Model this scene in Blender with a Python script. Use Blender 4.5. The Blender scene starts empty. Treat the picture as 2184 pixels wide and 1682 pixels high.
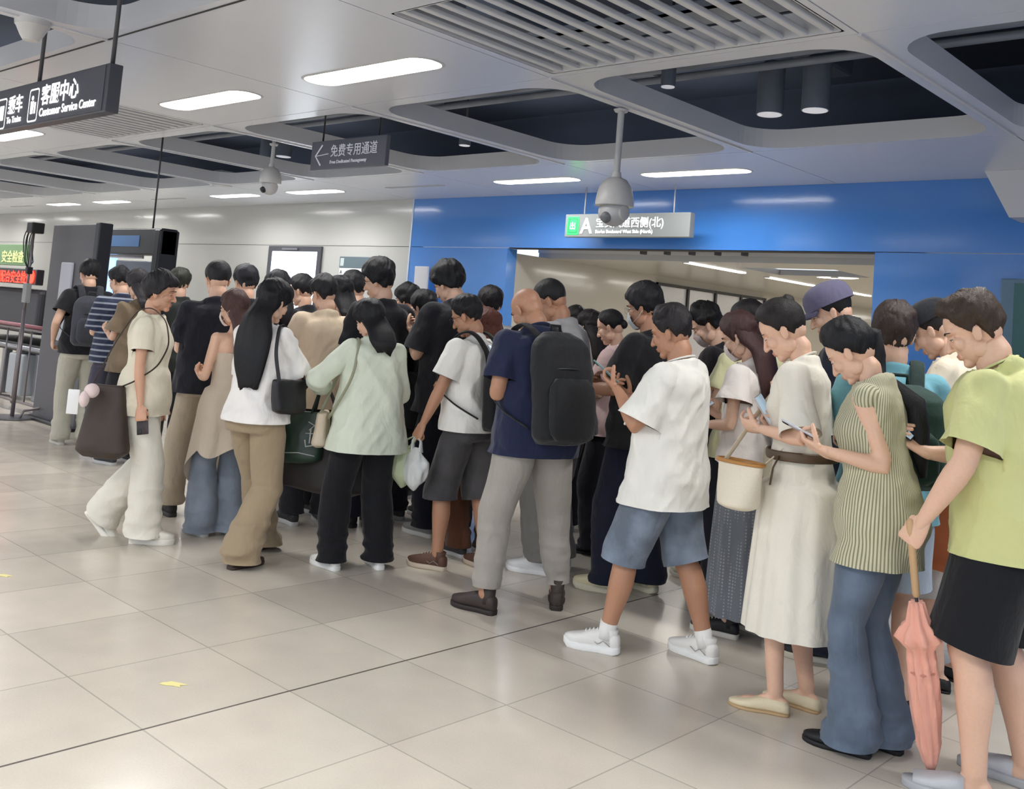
import bpy, math, random
import numpy as np
from mathutils import Vector, Matrix
random.seed(7)
PI = math.pi
SC = bpy.context.scene
COL = SC.collection

# ------------------------------------------------------------ camera
W_PX, H_PX = 2184.0, 1682.0
YAW, PITCH, ROLL, FPX, CY, EYE = 0.745855, 0.0756846, 0.0811382, 2098.29, 527.70, 1.50
_F = Vector((-math.sin(YAW)*math.cos(PITCH), math.cos(YAW)*math.cos(PITCH), math.sin(PITCH)))
_R0 = Vector((math.cos(YAW), math.sin(YAW), 0)); _U0 = _R0.cross(_F)
_R = math.cos(ROLL)*_R0 + math.sin(ROLL)*_U0
_U = -math.sin(ROLL)*_R0 + math.cos(ROLL)*_U0
cam = bpy.data.cameras.new('camera'); cam_ob = bpy.data.objects.new('camera', cam); COL.objects.link(cam_ob)
m = Matrix.Identity(4)
for i, v in enumerate((_R, _U, -_F)):
    for j in range(3): m[j][i] = v[j]
m.translation = (0, 0, EYE)
cam_ob.matrix_world = m
cam.sensor_width = 36; cam.lens = FPX/W_PX*36; cam.shift_y = -(H_PX/2-CY)/W_PX
cam.clip_start = .05; cam.clip_end = 200
SC.camera = cam_ob

# ------------------------------------------------------------ world, exposure
w = bpy.data.worlds.new('world'); SC.world = w; w.use_nodes = True
bg = w.node_tree.nodes['Background']; bg.inputs[0].default_value = (.76, .86, 1, 1); bg.inputs[1].default_value = 1.0
SC.view_settings.view_transform = 'Standard'; SC.view_settings.look = 'None'
SC.view_settings.exposure = 0.53; SC.view_settings.gamma = 1; SC.view_settings.use_curve_mapping = False
LAMP_W = 26.0          # base watts of one ceiling slot light

def floor_at(px, py, z=0.0):
    "the place on the horizontal plane z seen at that pixel of the photograph"
    d = _F*FPX + _R*(px-W_PX/2) - _U*(py-CY)
    t = (z-EYE)/d.z
    return Vector((d.x*t, d.y*t, z))
def view_az(px):
    d = _F*FPX + _R*(px-W_PX/2)
    return math.atan2(-d.x, d.y)
def horizon(px): return 501.7+.0813*(px+1191)

# ------------------------------------------------------------ materials
MATS = {}
def nt(name):
    mt = bpy.data.materials.new(name); mt.use_nodes = True
    t = mt.node_tree; return mt, t, t.nodes['Principled BSDF']
def lk(t, a, b): t.links.new(a, b)
def nd(t, k, **kw):
    n = t.nodes.new(k)
    for a, b in kw.items():
        if a in n.inputs: n.inputs[a].default_value = b
        else: setattr(n, a, b)
    return n
def rgb(c): return (c[0], c[1], c[2], 1)
def s2l(r, g, b):
    f = lambda v: (v/255/12.92) if v <= 10 else ((v/255+.055)/1.055)**2.4
    return (f(r), f(g), f(b))
def plain(name, c, rough=.5, metal=0, spec=.5, emit=0, coat=0, var=.0, bump=0, bscale=60):
    if name in MATS: return MATS[name]
    mt, t, p = nt(name)
    p.inputs['Base Color'].default_value = rgb(c); p.inputs['Roughness'].default_value = rough
    p.inputs['Metallic'].default_value = metal; p.inputs['Specular IOR Level'].default_value = spec
    p.inputs['Coat Weight'].default_value = coat; p.inputs['Coat Roughness'].default_value = .08
    tc = nd(t, 'ShaderNodeTexCoord'); n = nd(t, 'ShaderNodeTexNoise', Scale=bscale); lk(t, tc.outputs['Object'], n.inputs['Vector'])
    if var:
        mx = nd(t, 'ShaderNodeMix', data_type='RGBA'); lk(t, n.outputs['Fac'], mx.inputs[0])
        mx.inputs[6].default_value = rgb([v*(1-var) for v in c]); mx.inputs[7].default_value = rgb([min(1, v*(1+var)) for v in c])
        lk(t, mx.outputs[2], p.inputs['Base Color'])
    if bump:
        b = nd(t, 'ShaderNodeBump', Strength=bump, Distance=.002); lk(t, n.outputs['Fac'], b.inputs['Height']); lk(t, b.outputs[0], p.inputs['Normal'])
    if emit:
        p.inputs['Emission Color'].default_value = rgb(c); p.inputs['Emission Strength'].default_value = emit
    MATS[name] = mt; return mt
def cloth(name, c, rough=.85, pattern=None, c2=None, scale=1, wear=0, sheen=.15):
    "woven cloth: thread bump, slight unevenness, optional printed stripes or dots"
    if name in MATS: return MATS[name]
    mt, t, p = nt(name)
    tc = nd(t, 'ShaderNodeTexCoord')
    big = nd(t, 'ShaderNodeTexNoise', Scale=7.0, Detail=4.0); lk(t, tc.outputs['Object'], big.inputs['Vector'])
    mr = nd(t, 'ShaderNodeMapRange'); lk(t, big.outputs['Fac'], mr.inputs[0]); mr.inputs[1].default_value = .36 if wear else 0; mr.inputs[2].default_value = .66 if wear else 1
    mx = nd(t, 'ShaderNodeMix', data_type='RGBA'); lk(t, mr.outputs[0], mx.inputs[0])
    k = .07+wear*.8
    mx.inputs[6].default_value = rgb([v*(1-k) for v in c]); mx.inputs[7].default_value = rgb([min(1, v*(1+k)) for v in c])
    col = mx.outputs[2]
    if pattern in ('hstripe', 'vstripe', 'dots', 'check'):
        sp = nd(t, 'ShaderNodeSeparateXYZ'); lk(t, tc.outputs['Object'], sp.inputs[0])
        def saw(out, f, duty):
            a = nd(t, 'ShaderNodeMath', operation='MULTIPLY'); lk(t, out, a.inputs[0]); a.inputs[1].default_value = f
            b = nd(t, 'ShaderNodeMath', operation='FRACT'); lk(t, a.outputs[0], b.inputs[0])
            d = nd(t, 'ShaderNodeMath', operation='LESS_THAN'); lk(t, b.outputs[0], d.inputs[0]); d.inputs[1].default_value = duty
            return d.outputs[0]
        if pattern == 'hstripe': f = saw(sp.outputs['Z'], scale, .3)
        elif pattern == 'vstripe':
            at = nd(t, 'ShaderNodeMath', operation='ARCTAN2'); lk(t, sp.outputs['X'], at.inputs[0]); lk(t, sp.outputs['Y'], at.inputs[1])
            f = saw(at.outputs[0], scale, .42)
        else:
            vo = nd(t, 'ShaderNodeTexVoronoi', Scale=scale); lk(t, tc.outputs['Object'], vo.inputs['Vector'])
            vo.inputs['Randomness'].default_value = 0
            d = nd(t, 'ShaderNodeMath', operation='LESS_THAN'); lk(t, vo.outputs['Distance'], d.inputs[0]); d.inputs[1].default_value = .3
            f = d.outputs[0]
        m2 = nd(t, 'ShaderNodeMix', data_type='RGBA'); lk(t, f, m2.inputs[0]); lk(t, col, m2.inputs[6]); m2.inputs[7].default_value = rgb(c2)
        col = m2.outputs[2]
    lk(t, col, p.inputs['Base Color'])
    p.inputs['Roughness'].default_value = rough; p.inputs['Specular IOR Level'].default_value = .25
    p.inputs['Sheen Weight'].default_value = sheen
    fine = nd(t, 'ShaderNodeTexNoise', Scale=420.0, Detail=1.0); lk(t, tc.outputs['Object'], fine.inputs['Vector'])
    mpm = nd(t, 'ShaderNodeMapping'); mpm.inputs['Scale'].default_value = (1, 1, .55); mpm.inputs['Rotation'].default_value = (.35, .5, 0); lk(t, tc.outputs['Object'], mpm.inputs['Vector'])
    mid = nd(t, 'ShaderNodeTexNoise', Scale=13.0, Detail=3.0, Distortion=.6); lk(t, mpm.outputs[0], mid.inputs['Vector'])
    b1 = nd(t, 'ShaderNodeBump', Strength=.25, Distance=.001); lk(t, fine.outputs['Fac'], b1.inputs['Height'])
    b2 = nd(t, 'ShaderNodeBump', Strength=.55, Distance=.020); lk(t, mid.outputs['Fac'], b2.inputs['Height']); lk(t, b1.outputs[0], b2.inputs['Normal'])
    lk(t, b2.outputs[0], p.inputs['Normal'])
    MATS[name] = mt; return mt
def skin(name, c):
    if name in MATS: return MATS[name]
    mt = plain(name, c, rough=.48, var=.06, bump=.15, bscale=90)
    p = mt.node_tree.nodes['Principled BSDF']; p.inputs['Subsurface Weight'].default_value = .12
    p.inputs['Subsurface Radius'].default_value = (.012, .005, .003); p.inputs['Subsurface Scale'].default_value = 1.0
    return mt
def hairmat(name, c, rough=.42):
    if name in MATS: return MATS[name]
    mt, t, p = nt(name)
    tc = nd(t, 'ShaderNodeTexCoord'); mp = nd(t, 'ShaderNodeMapping'); mp.inputs['Scale'].default_value = (330, 330, 26)
    lk(t, tc.outputs['Object'], mp.inputs['Vector'])
    n = nd(t, 'ShaderNodeTexNoise', Scale=1.0, Detail=3.0); lk(t, mp.outputs[0], n.inputs['Vector'])
    mx = nd(t, 'ShaderNodeMix', data_type='RGBA'); lk(t, n.outputs['Fac'], mx.inputs[0])
    mx.inputs[6].default_value = rgb([v*.55 for v in c]); mx.inputs[7].default_value = rgb([v*1.5 for v in c]); lk(t, mx.outputs[2], p.inputs['Base Color'])
    p.inputs['Roughness'].default_value = .5; p.inputs['Specular IOR Level'].default_value = .3
    b = nd(t, 'ShaderNodeBump', Strength=.6, Distance=.005); lk(t, n.outputs['Fac'], b.inputs['Height']); lk(t, b.outputs[0], p.inputs['Normal'])
    MATS[name] = mt; return mt

# ------------------------------------------------------------ geometry kit (arrays of verts + list of faces)
class G:
    "a bag of geometry; V is a list of arrays, F a list of faces, M the material index of each face"
    def __init__(s): s.V = []; s.F = []; s.M = []; s.n = 0
    def add(s, vf, mi=0):
        V, F = vf; V = np.asarray(V, float)
        o = s.n; s.V.append(V); s.n += len(V)
        s.F.extend([tuple(i+o for i in f) for f in F]); s.M.extend([mi]*len(F)); return s
    def verts(s): return np.vstack(s.V) if s.V else np.zeros((0, 3))
def obj(name, g, mats, parent=None, smooth=True, loc=None, rz=0, auto=None):
    "link a bag of geometry as ONE mesh object"
    if isinstance(g, tuple): g = G().add(g)
    me = bpy.data.meshes.new(name)
    me.from_pydata(g.verts().tolist(), [], g.F)
    if not isinstance(mats, (list, tuple)): mats = [mats]
    for x in mats: me.materials.append(x)
    if len(mats) > 1: me.polygons.foreach_set('material_index', g.M)
    if smooth is True: me.polygons.foreach_set('use_smooth', [True]*len(me.polygons))
    me.update()
    if smooth == 'auto': me.shade_smooth() if hasattr(me, 'shade_smooth') else None; auto = auto or .6
    if auto:
        try: me.set_sharp_from_angle(angle=auto)
        except Exception: pass
    o = bpy.data.objects.new(name, me); COL.objects.link(o)
    if parent is not None: o.parent = parent
    if loc is not None: o.location = loc
    if rz: o.rotation_euler = (0, 0, rz)
    return o
def tag(o, label=None, cat=None, group=None, kind=None):
    if label: o['label'] = label
    if cat: o['category'] = cat
    if group: o['group'] = group
    if kind: o['kind'] = kind
    return o
def empty(name, loc, rz, label, cat, group=None):
    o = bpy.data.objects.new(name, None); COL.objects.link(o); o.location = loc; o.rotation_euler = (0, 0, rz)
    o.empty_display_size = .1
    return tag(o, label, cat, group)
def struct(name, g, mats, parent=None, smooth=False):
    o = obj(name, g, mats, parent, smooth)
    if parent is None: o['kind'] = 'structure'
    return o
def box(x0, x1, y0, y1, z0, z1):
    V = [(x, y, z) for z in (z0, z1) for y in (y0, y1) for x in (x0, x1)]
    return V, [(0, 2, 3, 1), (4, 5, 7, 6), (0, 1, 5, 4), (2, 6, 7, 3), (0, 4, 6, 2), (1, 3, 7, 5)]
def bbox_(x0, x1, y0, y1, z0, z1, b=.01):
    "box with chamfered edges along every side"
    V = []; 
    cx, cy, cz = (x0+x1)/2, (y0+y1)/2, (z0+z1)/2; hx, hy, hz = (x1-x0)/2, (y1-y0)/2, (z1-z0)/2
    prof = [(-hz, b), (-hz+b*.3, b*.3), (-hz+b, 0), (hz-b, 0), (hz-b*.3, b*.3), (hz, b)]
    rings = []
    for z, ins in prof:
        rings.append(rrect(cx, cy, cz+z, hx-ins, hy-ins, max(b*1.2-ins*.2, .001), 3))
    return loft(rings)
def rrect(cx, cy, z, hx, hy, r, k=6):
    r = min(r, hx*.999, hy*.999); P = []
    for (sx, sy, a0) in ((1, 1, 0), (-1, 1, PI/2), (-1, -1, PI), (1, -1, 1.5*PI)):
        for i in range(k+1):
            a = a0+PI/2*i/k
            P.append((cx+sx*(hx-r)+r*math.cos(a), cy+sy*(hy-r)+r*math.sin(a), z))
    return P
def loft(rings, caps=(True, True), closed=True):
    R = np.asarray(rings, float); n, mm = R.shape[0], R.shape[1]
    V = R.reshape(-1, 3); F = []
    rng = mm if closed else mm-1
    for i in range(n-1):
        a = i*mm; b = a+mm
        for j in range(rng):
            k = (j+1) % mm
            F.append((a+j, a+k, b+k, b+j))
    V = list(map(tuple, V))
    if caps[0]:
        c = len(V); V.append(tuple(R[0].mean(0))); F += [(c, (j+1) % mm, j) for j in range(mm)]
    if caps[1]:
        c = len(V); V.append(tuple(R[-1].mean(0))); o = (n-1)*mm; F += [(c, o+j, o+(j+1) % mm) for j in range(mm)]
    return np.array(V), F
def tube(P, r, m=10, caps=True, flat=1.0, side=None, round_=False):
    "tube along points P; r a number or list; flat scales the second axis"
    P = np.asarray(P, float); n = len(P)
    r = np.full(n, r) if np.isscalar(r) else np.asarray(r, float)
    if round_:
        d0 = P[0]-P[1]; d0 /= np.linalg.norm(d0)+1e-9; d1 = P[-1]-P[-2]; d1 /= np.linalg.norm(d1)+1e-9
        P = np.vstack([[P[0]+d0*r[0]*.98, P[0]+d0*r[0]*.7], P, [P[-1]+d1*r[-1]*.7, P[-1]+d1*r[-1]*.98]])
        r = np.concatenate([[r[0]*.2, r[0]*.714], r, [r[-1]*.714, r[-1]*.2]]); n += 4
    T = np.gradient(P, axis=0); T /= np.linalg.norm(T, axis=1)[:, None]+1e-12
    u = np.array(side, float) if side is not None else (np.array([1., 0, 0]) if abs(T[0][0]) < .8 else np.array([0, 1., 0]))
    rings = []; a = np.linspace(0, 2*PI, m, endpoint=False)
    for i in range(n):
        u = u-T[i]*(u@T[i]); u /= np.linalg.norm(u)+1e-12; v = np.cross(T[i], u)
        rings.append(P[i]+r[i]*(np.cos(a)[:, None]*u+np.sin(a)[:, None]*v*flat))
    return loft(rings, (caps, caps))
def ell(c, r, rot=None, nu=18, nv=10):
    rings = []; a = np.linspace(0, 2*PI, nu, endpoint=False)
    for i in range(1, nv):
        t = PI*i/nv
        rings.append(np.stack([np.sin(t)*np.cos(a), np.sin(t)*np.sin(a), np.full(nu, -np.cos(t))], 1))
    V, F = loft(rings); V = V.copy(); V[-2] = (0, 0, -1); V[-1] = (0, 0, 1)
    V = V*np.asarray(r, float)
    if rot is not None: V = V@np.asarray(rot).T
    return V+np.asarray(c, float), F
def lathe(prof, m=24, c=(0, 0, 0)):
    a = np.linspace(0, 2*PI, m, endpoint=False)
    return loft([np.stack([c[0]+r*np.cos(a), c[1]+r*np.sin(a), np.full(m, c[2]+z)], 1) for r, z in prof])
def rotx(a): c, s = math.cos(a), math.sin(a); return np.array([[1, 0, 0], [0, c, -s], [0, s, c]])
def roty(a): c, s = math.cos(a), math.sin(a); return np.array([[c, 0, s], [0, 1, 0], [-s, 0, c]])
def rotz(a): c, s = math.cos(a), math.sin(a); return np.array([[c, -s, 0], [s, c, 0], [0, 0, 1]])
def xf(vf, R=None, t=(0, 0, 0), s=1.0):
    V = np.asarray(vf[0], float)*s
    if R is not None: V = V@np.asarray(R).T
    return V+np.asarray(t, float), vf[1]
_FONT = None
def text(name, s, size, mat, parent, loc, rot, align='LEFT', depth=.002, xs=1.0, bold=0):
    "real lettering, turned into a thin mesh"
    cu = bpy.data.curves.new('lettering', 'FONT'); cu.body = s; cu.size = size; cu.extrude = depth; cu.align_x = align
    cu.offset = bold; cu.resolution_u = 3
    t = bpy.data.objects.new('lettering', cu); COL.objects.link(t)
    bpy.context.view_layer.update()
    me = bpy.data.meshes.new_from_object(t.evaluated_get(bpy.context.evaluated_depsgraph_get()))
    bpy.data.objects.remove(t); bpy.data.curves.remove(cu)
    me.materials.clear(); me.materials.append(mat)
    o = bpy.data.objects.new(name, me); COL.objects.link(o); o.parent = parent
    o.location = loc; o.rotation_euler = rot; o.scale = (xs, 1, 1)
    return o
# ------------------------------------------------------------ setting materials
def m_floor():
    mt, t, p = nt('stone_tiles')
    tc = nd(t, 'ShaderNodeTexCoord')
    mp = nd(t, 'ShaderNodeMapping'); lk(t, tc.outputs['Object'], mp.inputs['Vector']); mp.inputs['Location'].default_value = (0, -.005, 0)
    # 1.2 m x 0.6 m granite slabs in running rows along Y, joint rows shifted on the two sides of the dark movement joint
    sp = nd(t, 'ShaderNodeSeparateXYZ'); lk(t, mp.outputs[0], sp.inputs[0])
    def M(op, a, b=None, c=None):
        n = nd(t, 'ShaderNodeMath', operation=op)
        for i, v in enumerate((a, b, c)):
            if v is None: continue
            if isinstance(v, (int, float)): n.inputs[i].default_value = v
            else: lk(t, v, n.inputs[i])
        return n.outputs[0]
    # rows across y every 0.605
    xx = M('ADD', sp.outputs[0], 3.225); yy = M('ADD', sp.outputs[1], -1.81)
    ry = M('DIVIDE', yy, .605); iy = M('FLOOR', ry); fy = M('FRACT', ry)
    off = M('MULTIPLY', M('FRACT', M('MULTIPLY', iy, .5)), 0.0)
    rx = M('DIVIDE', M('ADD', xx, off), .60); ix = M('FLOOR', rx); fx = M('FRACT', rx)
    dy = M('MULTIPLY', M('MINIMUM', fy, M('SUBTRACT', 1.0, fy)), .605)
    dx = M('MULTIPLY', M('MINIMUM', fx, M('SUBTRACT', 1.0, fx)), .60)
    dj = M('MINIMUM', dx, dy)
    big = M('ABSOLUTE', xx)
    j1 = M('LESS_THAN', dj, .0032); j2 = M('LESS_THAN', big, .0055)
    j = M('MAXIMUM', M('MULTIPLY', j1, .34), M('MULTIPLY', j2, .85))
    wn = nd(t, 'ShaderNodeTexWhiteNoise', noise_dimensions='2D')
    cb = nd(t, 'ShaderNodeCombineXYZ'); lk(t, ix, cb.inputs[0]); lk(t, iy, cb.inputs[1]); lk(t, cb.outputs[0], wn.inputs['Vector'])
    n1 = nd(t, 'ShaderNodeTexNoise', Scale=130.0, Detail=4.0); lk(t, tc.outputs['Object'], n1.inputs['Vector'])
    n2 = nd(t, 'ShaderNodeTexNoise', Scale=5.0, Detail=5.0); lk(t, tc.outputs['Object'], n2.inputs['Vector'])
    v = M('ADD', M('MULTIPLY', wn.outputs['Value'], .35), M('ADD', M('MULTIPLY', n1.outputs['Fac'], .35), M('MULTIPLY', n2.outputs['Fac'], .35)))
    r = nd(t, 'ShaderNodeValToRGB'); lk(t, v, r.inputs[0])
    r.color_ramp.elements[0].position = .2; r.color_ramp.elements[0].color = rgb(s2l(190, 182, 170))
    r.color_ramp.elements[1].position = .85; r.color_ramp.elements[1].color = rgb(s2l(220, 211, 197))
    mx = nd(t, 'ShaderNodeMix', data_type='RGBA'); lk(t, j, mx.inputs[0]); lk(t, r.outputs[0], mx.inputs[6]); mx.inputs[7].default_value = rgb(s2l(52, 46, 40))
    lk(t, mx.outputs[2], p.inputs['Base Color'])
    rr = M('MULTIPLY_ADD', n2.outputs['Fac'], .12, .16); lk(t, rr, p.inputs['Roughness'])
    p.inputs['Specular IOR Level'].default_value = .36
    b = nd(t, 'ShaderNodeBump', Strength=.4, Distance=.002); lk(t, M('SUBTRACT', 1.0, j), b.inputs['Height']); lk(t, b.outputs[0], p.inputs['Normal'])
    return mt
M_FLOOR = m_floor()
M_PANEL = plain('ceiling_panel_metal', s2l(214, 218, 228), rough=.26, spec=.55, var=.02, bscale=1.2)
M_LIP = plain('ceiling_frame_metal', s2l(214, 214, 216), rough=.38)
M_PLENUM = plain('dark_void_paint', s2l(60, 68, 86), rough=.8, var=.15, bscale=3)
M_DUCT = plain('duct_metal', s2l(140, 146, 156), rough=.5, metal=.2, var=.2, bscale=4)
M_DUCT2 = plain('duct_wrap', s2l(104, 112, 126), rough=.6, var=.2, bscale=6)
M_WHITE = plain('enamel_white_wall', s2l(188, 188, 183), rough=.17, spec=.5, coat=.25, var=.02, bscale=.7)
M_BLUE = plain('enamel_blue_wall', s2l(72, 134, 212), rough=.16, spec=.5, coat=.3, var=.03, bscale=.8)
M_GLOW = plain('lamp_diffuser', (1, .985, .95), emit=5)
M_SEAM = plain('joint_dark', s2l(60, 60, 62), rough=.8)
M_DARK = plain('dark_grey_metal', s2l(74, 75, 82), rough=.4, spec=.5)
M_BLACK = plain('black_metal', s2l(26, 27, 33), rough=.4)
M_BLACKP = plain('black_plastic', s2l(18, 18, 20), rough=.45)
M_STEEL = plain('brushed_steel', s2l(150, 150, 155), rough=.3, metal=.8)
M_ROD = plain('painted_rod', s2l(70, 70, 74), rough=.5)
M_GREY = plain('light_grey_paint', s2l(196, 196, 196), rough=.4)
M_OFFW = plain('offwhite_plastic', s2l(205, 203, 200), rough=.35)
M_GLYPH = plain('lit_letters', (1, 1, 1), emit=.55)
M_GLYPHD = plain('dim_letters', s2l(190, 190, 196), rough=.6)

# ------------------------------------------------------------ floor and walls
ZC = 3.26
def floor_mesh():
    return [(-36, -6, 0), (8, -6, 0), (8, 34, 0), (-36, 34, 0)], [(0, 1, 2, 3)]
struct('floor', floor_mesh(), M_FLOOR)
def wall_panel(name, x0, x1, z0, z1, mat, y=10.0, d=.2, parent=None):
    return struct(name, G().add(box(x0, x1, y, y+d, z0, z1)), mat, parent)
WB = struct('wall_back', G().add(box(-36, -11.375, 10, 10.2, 0, 2.524)).add(box(-36, -11.375, 10, 10.2, 2.532, ZC+.02))
            .add(box(-9.32, 8, 10.2, 10.21, 2.53, 2.54), 1).add(box(-36, -11.3, 10.02, 10.21, 2.5, 2.55), 1)
            .add(box(-11.345, 8, 10, 10.2, 2.532, ZC+.02), 2).add(box(-11.345, -9.32, 10, 10.2, 0, 2.524), 2)
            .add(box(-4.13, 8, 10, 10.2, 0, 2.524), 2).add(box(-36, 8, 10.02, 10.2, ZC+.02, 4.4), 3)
            .add(box(-11.375, -11.345, 9.992, 10.2, 0, ZC+.02), 4).add(box(-9.32, -4.13, 10.03, 10.2, 2.525, 2.54), 1),
            [M_WHITE, M_SEAM, M_BLUE, M_PLENUM, plain('pale_blue_edge', s2l(200, 215, 235), rough=.3)])
# passage behind the opening
M_PASS = plain('passage_enamel', s2l(184, 180, 171), rough=.16, coat=.35)
struct('wall_passage_left', G().add(box(-9.52, -9.32, 10.2, 32, 0, 2.47)), M_PASS)
struct('wall_passage_right', G().add(box(-4.13, -3.93, 10.2, 32, 0, 2.47)), M_PASS)
struct('wall_passage_end', G().add(box(-9.52, -3.93, 32, 32.2, 0, 2.6)), M_PASS)
pc = G()
for (a, b, c, d) in ((-9.52, -6.62, 10.9, 32), (-5.3, -3.93, 10.9, 32), (-6.62, -5.3, 10.9, 11.65), (-6.62, -5.3, 12.75, 32)):
    pc.add(box(a, b, c, d, 2.47, 2.55))
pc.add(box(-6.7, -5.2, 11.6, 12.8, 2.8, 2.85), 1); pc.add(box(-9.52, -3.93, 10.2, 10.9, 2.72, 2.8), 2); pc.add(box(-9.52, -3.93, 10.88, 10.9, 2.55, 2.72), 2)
M_PCEIL = plain('passage_ceiling', s2l(186, 184, 178), rough=.3)
struct('ceiling_passage', pc, [M_PCEIL, M_PLENUM, M_OFFW])
for k in range(5):
    tag(obj('shutter_bracket', G().add(bbox_(-.025, .025, -.05, .05, -.1, .1, .006)), M_ROD, loc=(-7.45+.37*k, 10.6, 2.622)),
        'small dark bracket above the passage opening', 'bracket', 'brackets above the passage opening')
# far ends of the hall
struct('wall_left', G().add(box(-36.2, -36, -6, 10.2, 0, 4.4)), M_WHITE)
struct('wall_right', G().add(box(3.2, 3.4, 3.5, 10.2, 0, 4.4)), M_BLUE)

# ------------------------------------------------------------ ceiling of metal modules
SEAMX = [-2.30-2.27*k for k in range(-3, 15)]      # right edge of each module, going left
def cell(g, x0, x1, y0, y1, hole=None, lip=0, r=.3, mi=0, mlip=1, z=ZC, th=.05):
    "panel with an optional rounded hole and an upstanding lip"
    x0 += .005; x1 -= .005; y0 += .005; y1 -= .005
    if hole is None:
        g.add(box(x0, x1, y0, y1, z, z+th), mi); return
    hx0, hx1, hy0, hy1 = hole; cx, cy = (hx0+hx1)/2, (hy0+hy1)/2
    inn = np.array(rrect(cx, cy, z, (hx1-hx0)/2, (hy1-hy0)/2, r, 8))
    ix, iy = (hx1-hx0)/2, (hy1-hy0)/2
    out = []
    for p in inn:
        d = (p[:2]-(cx, cy))/(ix, iy)                  # map the hole's box onto the panel's box
        k = 1/max(abs(d[0]), abs(d[1]))
        q = d*k
        out.append((cx+q[0]*((x1-cx) if q[0] > 0 else (cx-x0)), cy+q[1]*((y1-cy) if q[1] > 0 else (cy-y0)), z))
    out = np.array(out)
    for (sx, sy, xx, yy) in ((1, 1, x1, y1), (-1, 1, x0, y1), (-1, -1, x0, y0), (1, -1, x1, y0)):
        i = np.argmin(np.hypot(out[:, 0]-xx, out[:, 1]-yy)); out[i, :2] = (xx, yy)
    top_o = out+(0, 0, th)
    g.add(loft([top_o, out, inn], (False, False)), mi)
    if lip:
        i2 = inn+(0, 0, lip); 
        g.add(loft([inn, i2], (False, False)), mlip)
ceil = G(); spots_l = []; grilles = []; vents = []
YB = [(-6.8, -4.9, 'belt'), (-4.9, -2.1, 'open'), (-2.1, .2, 'belt'), (.2, 3.02, 'open'), (3.02, 5.20, 'belt'), (5.20, 8.12, 'open'), (8.12, 10.0, 'wall')]
for k, xr in enumerate(SEAMX):
    xl = xr-2.27; i = k-3                              # i = 0 is the module left of x = -2.30
    for (y0, y1, kind) in YB:
        if i < -2 and y0 < 3: continue
        if kind == 'open':
            cell(ceil, xl, xr, y0, y1, (xl+.10, xr-.10, y0+.16, y1-.07), lip=.17, r=.34)
        elif kind == 'belt':
            if i % 3 == 0 and y0 > 3:  # belts out of view get no grille, only added lamps for fill
                ya, yb = y0+.62, y1-.08
                cell(ceil, xl, xr, y0, y1, (xl+.09, xr-.06, ya, yb), lip=.03, r=.03); grilles.append((xl+.09, xr-.06, ya, yb))
            else:
                xs = -7.97+2.27*(-i+0) if 0 else (xl+.40)
                ya = y0+1.33
                cell(ceil, xl, xr, y0, y1, (xs, xs+1.42, ya, ya+.29), lip=.06, r=.14); spots_l.append((xs, xs+1.42, ya, ya+.29, i, kind))
        else:
            if i % 3 == 0 and i > 0:
                cell(ceil, xl, xr, y0, y1, (xl+.55, xl+1.75, y0+.8, y0+.92), lip=.03, r=.05); vents.append((xl+.55, xl+1.75, y0+.8, y0+.92))
            elif i % 3 == 0 or i < 0: cell(ceil, xl, xr, y0, y1)
            else:
                xs = xl+.45; cell(ceil, xl, xr, y0, y1, (xs, xs+1.32, 8.86, 9.12), lip=.06, r=.12); spots_l.append((xs, xs+1.32, 8.86, 9.12, i, kind))
struct('ceiling', ceil, [M_PANEL, M_LIP], smooth=False)
struct('ceiling_void', G().add(box(-36, 4, -6.8, 10, 4.35, 4.4)), M_PLENUM)
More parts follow.
